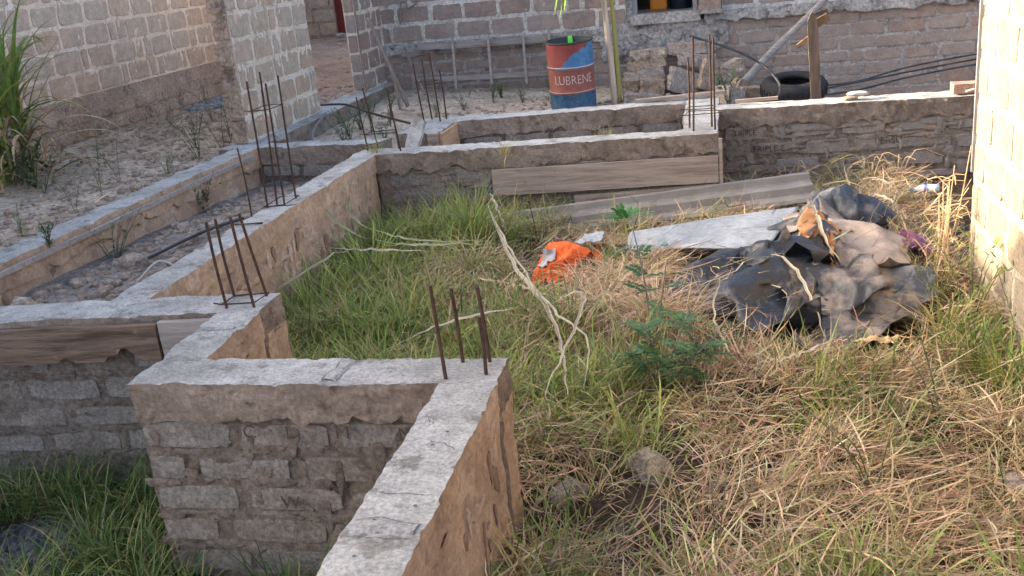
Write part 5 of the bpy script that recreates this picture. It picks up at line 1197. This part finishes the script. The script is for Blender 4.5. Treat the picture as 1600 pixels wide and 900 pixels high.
# long dry reed leaves lying across the grass
def ribbon(name, pts, wd, colr, label, n=26, cat='dry leaf', mat='straw_leaf', fold=.35, group=None):
    P = [q + Vector((random.gauss(0, .006), random.gauss(0, .006), random.gauss(0, .006))) for q in spline(pts, n)]; V = []; F = []; ph = random.random() * 6
    for i, p in enumerate(P):
        t = (P[min(i + 1, n)] - P[max(i - 1, 0)]).normalized(); s = t.cross(Vector((0, 0, 1)))
        s = (s.normalized() if s.length > .05 else Vector((1, 0, 0))); u = s.cross(t); a = .35 * math.sin(i * .35 + ph)
        s2 = s * math.cos(a) + u * math.sin(a); wv = .82 * wd * min(1, .35 + 3 * i / n) * min(1, .15 + 2.2 * (1 - i / n))
        V += [p - s2 * wv, p - u * wv * fold, p + s2 * wv]
    for i in range(n):
        F += [(3 * i, 3 * i + 3, 3 * i + 4, 3 * i + 1), (3 * i + 1, 3 * i + 4, 3 * i + 5, 3 * i + 2)]
    c = np.tile(np.array(colr), (len(V), 1)) * (.80 + .35 * RNG.random((len(V), 1))) * (.82 + .3 * (vn(p3(np.arange(len(V)) * .11, ph, 0), 3)[:, None] * .5 + .5)) * np.tile([1.0, .72, 1.0], (len(V) + 2) // 3)[:len(V), None]
    return mk(name, V, F, M[mat], uvcol=c, label=label, cat=cat, group=group)
PW = (.50, .43, .30); PG = (.36, .36, .20)
ribbon('reed_leaf', [(-2.05, 7.95, -.36), (-1.75, 7.15, -.47), (-1.45, 6.4, -.50), (-1.12, 5.6, -.47), (-.95, 5.0, -.49), (-.86, 4.55, -.52)], .017, PW, 'broad pale reed leaf running from the split plank to the leafy shrub')
ribbon('reed_leaf', [(-2.03, 7.9, -.40), (-1.70, 7.05, -.45), (-1.32, 6.1, -.44), (-1.06, 5.5, -.42), (-.82, 5.1, -.44), (-.78, 4.6, -.50)], .010, PW, 'narrower reed leaf lying beside the broad pale one')
ribbon('reed_leaf', [(-1.12, 5.62, -.42), (-.98, 5.66, -.36), (-.90, 5.55, -.36), (-.92, 5.0, -.42), (-.98, 4.45, -.52)], .012, PW, 'sharply kinked pale reed leaf hanging in front of the shrub')
ribbon('reed_leaf', [(-3.28, 8.0, -.12), (-3.1, 7.5, -.30), (-2.7, 7.2, -.38), (-2.3, 7.1, -.42), (-1.7, 7.15, -.46)], .016, PG, 'curved pale green reed leaf arching off the long wall')
ribbon('reed_leaf', [(-3.35, 7.4, -.10), (-3.0, 7.12, -.30), (-2.6, 7.0, -.40), (-2.1, 6.98, -.42), (-1.6, 7.08, -.46)], .016, PG, 'lower curved reed leaf beside the long wall')
ribbon('reed_leaf', [(-3.15, 6.72, -.32), (-2.7, 6.78, -.38), (-2.2, 6.85, -.42), (-1.7, 6.98, -.45)], .015, PW, 'straight pale reed leaf across the green grass')
ribbon('reed_leaf', [(-3.1, 6.05, -.42), (-2.8, 6.45, -.30), (-2.4, 6.75, -.34), (-1.9, 6.88, -.44)], .015, PG, 'greenish reed leaf bowed over the grass near the long wall')
ribbon('reed_leaf', [(-2.05, 5.05, -.50), (-1.7, 5.35, -.42), (-1.35, 5.5, -.40), (-.95, 5.62, -.42)], .013, PW, 'pale reed leaf lying behind the near starter bars')
ribbon('reed_leaf', [(-1.75, 6.3, -.46), (-1.45, 6.05, -.43), (-1.12, 5.82, -.44)], .012, (.55, .42, .24), 'short tan reed leaf pointing at the kinked one')
ribbon('reed_leaf', [(-2.05, 8.1, -.30), (-1.9, 7.75, -.42), (-1.8, 7.5, -.48)], .013, PW, 'short pale reed leaf below the split plank end')
def on_heap(P, d=.065): return [(a, b_, max(z, float(hlook(np.array([a]), np.array([b_]))[0]) + d)) for a, b_, z in P]
ribbon('reed_leaf', on_heap([(-.22, 6.05, -.46), (-.05, 6.20, -.44), (.12, 6.33, -.38), (.24, 6.30, -.36), (.34, 6.1, -.36), (.40, 5.9, -.42), (.44, 5.65, -.46), (.46, 5.45, -.50)]) + [(.47, 5.1, -.58)], .012, PW, 'pale reed leaf curving over the black tarpaulin')
ribbon('reed_leaf', [(-.10, 6.05, -.42), (-.14, 5.7, -.46), (-.12, 5.4, -.50), (.0, 5.0, -.55), (.15, 4.8, -.58)], .007, PW, 'thin curled reed stalk left of the black tarpaulin')
ribbon('reed_leaf', [(.0, 4.95, -.54), (.25, 4.98, -.50), (.45, 5.12, -.48), (.62, 5.28, -.49)], .011, PW, 'thin pale stalk lying in front of the heap')
ribbon('reed_leaf', on_heap([(.50, 5.28, -.54), (.75, 5.28, -.52), (1.02, 5.32, -.53)], .04), .026, (.60, .42, .22), 'thick tan stalk lying at the front of the heap')
ribbon('reed_leaf', [(-.93, 3.6, -.68), (-.82, 3.95, -.64), (-.72, 4.2, -.62)], .010, (.33, .24, .15), 'brown stalk leaning at the near wall corner')
ribbon('reed_leaf', on_heap([(.48, 6.98, -.30), (.52, 6.9, -.29), (.55, 6.6, -.36), (.60, 6.3, -.46)], .04), .016, PW, 'pale stalk bent over the brown paper')
ribbon('reed_leaf', [(1.0, 8.0, -.40), (1.10, 7.6, -.36), (1.2, 7.3, -.44)], .016, PW, 'pale stalk leaning behind the khaki flap')
for k in range(46):   # dry twigs thrown behind the heap
    a = random.uniform(.95, 1.5); b_ = random.uniform(7.3, 9.3); q = random.uniform(0, 6.28); L_ = random.uniform(.15, .45); z = gh(a, b_) + random.uniform(.03, .16)
    V, F = tube(spline([(a, b_, z), (a + math.cos(q) * L_ * .5, b_ + math.sin(q) * L_ * .5, z + random.uniform(-.01, .08)), (a + math.cos(q) * L_, b_ + math.sin(q) * L_, z + random.uniform(-.04, .05))], 4), .004, 4)
    c = np.tile(random.choice([STRAW, TAN, PALE, BROWN]), (len(V), 1))
    mk('dry_twig', V, F, M['straw_leaf'], uvcol=c, label='dry twig in the brushwood behind the rubbish heap', cat='twig', group='dry twigs behind the heap')

# feathery shrub
def pinnate(parent, p, d, L, up, colr, npair=9, name='leaf', lw=.013, ll=.05):
    p = Vector(p); d = Vector(d).normalized(); s = d.cross(Vector((0, 0, 1)))
    s = s.normalized() if s.length > .1 else Vector((1, 0, 0)); V = []; F = []
    for i in range(npair):
        t = (i + .6) / npair; q = p + d * L * t - Vector((0, 0, 1)) * L * .28 * t * t; l2 = ll * (1 - .35 * abs(t - .45))
        for sg in (-1, 1):
            e = (s * sg + d * .45 + Vector((0, 0, random.uniform(-.35, .1)))).normalized(); nrm = d * lw * .5; b0 = len(V)
            V += [q - nrm * .4, q + e * l2 * .5 - nrm, q + e * l2, q + e * l2 * .5 + nrm]; F.append((b0, b0 + 1, b0 + 2, b0 + 3))
    b0 = len(V); tip = p + d * L - Vector((0, 0, 1)) * L * .28; V += [p - s * .002, p + s * .002, tip]; F.append((b0, b0 + 1, b0 + 2))
    c = np.tile(np.array(colr), (len(V), 1)) * (.8 + .4 * RNG.random((len(V), 1)))
    return mk(name, V, F, M['blade'], parent, uvcol=c)
def shrub(base, stems, label, nleaf, colr, L=(.12, .22), cat='shrub', name='feathery_shrub', ll=.05, lw=.019, low=.2, stemc='stick_wood', npair=9):
    t = thing(name, base, label, cat)
    for (tip, mid) in stems:
        pts = spline([base, mid, tip], 8); V, F = tube(pts, np.linspace(.007, .003, 9), 5); st = mk('stem', V, F, M[stemc], t)
        for k in range(nleaf):
            u = random.uniform(low, 1); q = pts[min(8, int(u * 8))]; a = random.uniform(0, 6.28)
            pinnate(st, q, (math.cos(a), math.sin(a), random.uniform(-.1, .6)), random.uniform(*L), (0, 0, 1), np.array(colr) * random.uniform(.7, 1.3), npair, ll=ll, lw=lw)
    return t
FG = (.06, .13, .045)
shrub((-.42, 5.05, -.72), [((-.55, 5.15, -.28), (-.46, 5.1, -.5)), ((-.25, 5.1, -.25), (-.35, 5.05, -.5)), ((-.4, 4.9, -.32), (-.4, 4.95, -.5)), ((-.62, 5.0, -.42), (-.5, 5.0, -.55)), ((-.12, 5.05, -.40), (-.25, 5.0, -.52))], 'low dark green feathery shrub in the middle of the grass', 11, FG)
shrub((-.50, 5.4, -.70), [((-.58, 5.55, .06), (-.52, 5.5, -.3)), ((-.40, 5.5, -.15), (-.44, 5.45, -.4))], 'tall thin feathery seedling with reddish stem behind the low shrub', 6, (.05, .13, .05), low=.4)
shrub((-.18, 5.35, -.70), [((-.05, 5.4, -.42), (-.12, 5.4, -.55)), ((-.28, 5.4, -.35), (-.25, 5.4, -.5))], 'small feathery seedling between the shrub and the black tarpaulin', 8, (.05, .13, .05))
# broad-leaf seedling by the white sheet
SD = thing('leafy_seedling', (-.78, 6.95, -.6), 'bright green broad leaved seedling in front of the ridged sheet', 'seedling')
b = MB(); b.tube(spline([(-.78, 6.95, -.6), (-.78, 7.0, -.4), (-.80, 7.05, -.27)], 6), .005, 5); b.build('stem', [M['papaya_stem']], SD)
for k, (dx, dy, dz, L_) in enumerate(((.5, .0, .25, .24), (-.6, .1, .2, .12), (.4, .5, .5, .13), (-.2, -.4, .7, .14), (-.3, .1, 1.2, .12))):
    pinnate(SD, (-.80, 7.05, -.28), (dx, dy, dz), L_, (0, 0, 1), (.06, .21, .05), 6, lw=.035, ll=.075)
# leafy annual weeds in the dirt strips
def weed(x, y, H, label, n=3, colr=(.06, .11, .045), z=None, nl=26, ll=(.03, .07), group=None, cat='weed'):
    z = gh(x, y) if z is None else z; t = thing('weed_plant', (x, y, z), label, cat, group)
    arr = []; cols = []; sb = MB()
    n = max(2, int(n * random.uniform(.7, 1.7))); nl = int(nl * random.uniform(.5, 1.0)); H = H * random.uniform(.7, 1.35); wsc = random.uniform(.6, 1.2)
    for s_ in range(n):
        a = random.uniform(0, 6.28); sp = random.uniform(.05, .30) * (H / .4)
        pts = spline([(x, y, z - .02), (x + math.cos(a) * sp * .4, y + math.sin(a) * sp * .4, z + H * .5), (x + math.cos(a) * sp, y + math.sin(a) * sp, z + H * random.uniform(.75, 1.05))], 8)
        sb.tube(pts, np.linspace(.0035, .0012, 9), 4)
        P = np.array([pts[min(8, int(q * 8.99))] for q in RNG.uniform(.12, 1, nl)]); P += RNG.normal(0, .006, P.shape)
        arr.append(blade_arrays(P, RNG.uniform(*ll, nl), RNG.uniform(.005, .012, nl) * wsc, RNG.uniform(0, 6.28, nl), RNG.uniform(.5, 1.3, nl), RNG.uniform(.1, .8, nl), 3)); cols.append(np.array(colr) * RNG.uniform(.6, 1.4, (nl, 1)))
    sb.build('stem', [M['weed_stem']], t); blade_obj('leaves', arr, cols, 'blade', t)
    return t
weed(-5.3, 9.1, .62, 'tall leafy weed close to the ragged end of the lime streaked stub', 4, nl=40)
weed(-5.15, 9.35, .5, 'weed at the foot of the lime streaked stub end', 3, nl=34)
weed(-4.70, 8.05, .28, 'bushy weed rooted on the left foundation wall', 6, z=-.25, nl=34); weed(-4.68, 8.0, .30, 'dark weed hanging down inside the left foundation wall', 5, z=-.42, nl=34)
weed(-4.76, 5.95, .22, 'weed sprouting on top of the left foundation wall', 5, z=-.02, nl=30); weed(-4.66, 6.5, .34, 'leafy weed inside the left foundation wall', 6, z=-.38, nl=36)
for k, (x, y, h) in enumerate(((-5.35, 7.1, .34), (-5.5, 7.7, .42), (-5.7, 8.3, .5), (-6.1, 8.6, .4), (-5.25, 6.3, .3), (-5.6, 9.6, .42), (-5.9, 10.2, .45), (-5.4, 10.0, .5), (-6.3, 11.3, .4), (-5.25, 8.4, .35))):
    weed(x, y, h, 'thin leafy weed growing in the stony dirt by the tan house', 3, group='weeds in the stony dirt by the tan house', colr=(.13, .18, .09))
for k, (x, y, h) in enumerate(((-4.25, 10.6, .30), (-4.1, 10.9, .34), (-4.3, 11.1, .28), (-4.0, 11.3, .34), (-4.35, 11.6, .38), (-3.8, 10.5, .2), (-4.2, 10.3, .22), (-4.0, 9.9, .18), (-3.6, 11.9, .26), (-3.4, 12.5, .2), (-2.7, 12.9, .25), (-2.35, 13.1, .22), (-3.1, 12.9, .2), (-2.2, 12.4, .18), (-2.6, 11.5, .12), (-3.05, 13.2, .2))):
    weed(x, y, h, 'low dark green weed on the back yard sand', 5, group='weeds on the back yard sand', colr=(.09, .14, .06), nl=30)
weed(-.05, 12.0, .34, 'dark green weed in front of the rubble heap', 6, colr=(.03, .10, .03), nl=24, ll=(.08, .16))
weed(.05, 10.4, .2, 'dark green weed behind the rebar column', 6, colr=(.03, .09, .03), nl=24, ll=(.06, .12))
weed(1.36, 5.95, .5, 'green weed with small leaves at the corner of the sunlit wall', 6, colr=(.17, .20, .04), nl=34); weed(1.2, 6.15, .42, 'yellow green flowering weed beside the sunlit wall', 5, colr=(.24, .25, .05), nl=30)
weed(1.42, 4.95, .62, 'slender weed climbing the sunlit wall', 3, colr=(.10, .10, .05), nl=26); weed(1.25, 5.3, .36, 'bushy weed in the grass below the sunlit wall', 6, colr=(.10, .15, .04), nl=30)
weed(.95, 4.6, .4, 'thin brown stemmed weed standing in the straw', 3, colr=(.16, .13, .06), nl=16); weed(-.1, 3.35, .42, 'dark bare weed stalk standing in the straw', 2, colr=(.10, .08, .05), nl=8); weed(.55, 3.9, .4, 'branched brown weed among the straw', 4, colr=(.16, .12, .07), nl=14)
# dried tall weed by the sunlit wall
DW = thing('dried_weed', (1.35, 6.75, -.7), 'tall dried straw coloured weed leaning by the sunlit house corner', 'weed')
for k in range(9):
    q = random.uniform(0, 6.28); H = random.uniform(.5, 1.05); s_ = random.uniform(.05, .22)
    pts = spline([(1.33 + random.uniform(-.06, .06), 6.75 + random.uniform(-.08, .08), -.72), (1.35 + math.cos(q) * s_ * .3, 6.75 + math.sin(q) * s_ * .4, -.72 + H * .5), (1.36 + math.cos(q) * s_ * .5, 6.75 + math.sin(q) * s_, -.72 + H)], 8)
    b = MB(); b.tube(pts, np.linspace(.007, .003, 9), 5)
    for j in range(7):
        p = pts[random.randrange(3, 9)]; a = random.uniform(0, 6.28); b.tube([p, p + Vector((math.cos(a) * .07, math.sin(a) * .07, random.uniform(-.03, .09))), p + Vector((math.cos(a) * .13, math.sin(a) * .13, random.uniform(-.06, .1)))], .0025, 4)
    V = np.array([tuple(v) for v in b.v]); mk('stalk', b.v, b.f, M['straw_leaf'], DW, uvcol=np.tile(random.choice([STRAW, PALE, TAN]), (len(V), 1)))
for k, (x, y) in enumerate(((.75, 9.5), (.95, 9.4), (1.45, 9.45), (1.2, 9.3), (.55, 9.55))):   # brittle stalks by the right wall
    t = thing('dried_weed', (x, y, gh(x, y)), 'brittle dried weed in front of the right foundation wall', 'weed', 'brittle weeds by the right foundation wall')
    b = MB(); z = gh(x, y)
    for s_ in range(7):
        a = random.uniform(0, 6.28); L_ = random.uniform(.2, .5)
        b.tube(spline([(x, y, z), (x + math.cos(a) * L_ * .3, y - abs(math.sin(a)) * L_ * .2, z + L_ * .7), (x + math.cos(a) * L_ * .8, y - abs(math.sin(a)) * L_ * .4, z + L_ * random.uniform(.5, 1))], 6), .003, 4)
    mk('stalks', b.v, b.f, M['straw_leaf'], t, uvcol=np.tile(random.choice([STRAW, PALE, OLIVE]), (len(b.v), 1)))

# reed clump on the left
RC = thing('reed_clump', (-6.75, 8.2, -.1), 'big clump of cane with long arching green leaves and dead straw leaves', 'reed')
def cane_leaf(p, az, L, th0, curl, wd, colr, name='leaf'):
    n = 14; P = [Vector(p)]; 
    for i in range(n):
        th = th0 + curl * (i / n) ** 1.5; P.append(P[-1] + Vector((math.cos(az) * math.sin(th), math.sin(az) * math.sin(th), math.cos(th))) * (L / n))
    s = Vector((-math.sin(az), math.cos(az), 0)); V = []; F = []
    for i, q in enumerate(P):
        wv = wd * min(1, .5 + 2 * i / n) * max(.05, 1 - (i / n) ** 2.2); V += [q - s * wv, q + Vector((0, 0, -wv * .5)), q + s * wv]
    for i in range(n): F += [(3 * i, 3 * i + 3, 3 * i + 4, 3 * i + 1), (3 * i + 1, 3 * i + 4, 3 * i + 5, 3 * i + 2)]
    mk(name, V, F, M['blade'], RC, uvcol=np.tile(np.array(colr), (len(V), 1)) * (.85 + .3 * RNG.random((len(V), 1))))
for k in range(13):
    x = -6.9 + random.uniform(-.35, .3); y = 8.15 + random.uniform(-.25, .25); h = random.uniform(.5, .9)
    V, F = tube([(x, y, -.15), (x + random.uniform(-.05, .05), y, h * .5), (x + random.uniform(-.1, .1), y, h)], [.018, .016, .012], 6); mk('cane', V, F, M['papaya_stem'], RC)
    for j in range(9):
        cane_leaf((x, y, random.uniform(.15, h)), random.uniform(-.9, 4.0), random.uniform(.8, 1.5), random.uniform(.05, .4), random.uniform(.4, 2.3), random.uniform(.016, .032), random.choice([GREEN * 1.1, LIME * .9, GREEN, OLIVE]))
for k in range(130):
    x = -6.8 + random.uniform(-.35, .4); y = 8.15 + random.uniform(-.3, .3)
    cane_leaf((x, y, random.uniform(.0, .55)), random.uniform(0, 6.28), random.uniform(.35, .8), random.uniform(.5, 1.2), random.uniform(1.2, 2.4), random.uniform(.012, .026), random.choice([STRAW, TAN, PALE, DGREEN, TAN * .6, BROWN]), 'dead_leaf')
for k in range(3): cane_leaf((-6.6, 8.15, .35 - .1 * k), -.25 + .3 * k, 1.3, .75 + .1 * k, 1.7, .014, PALE if k else LIME, 'arching_leaf')
for k in range(5): weed(-6.6 + .12 * k, 8.0 - .06 * k, .45, 'dark weed growing at the foot of the cane clump', 5, group='weeds at the foot of the cane clump', colr=(.03, .055, .025), nl=34, ll=(.05, .10))
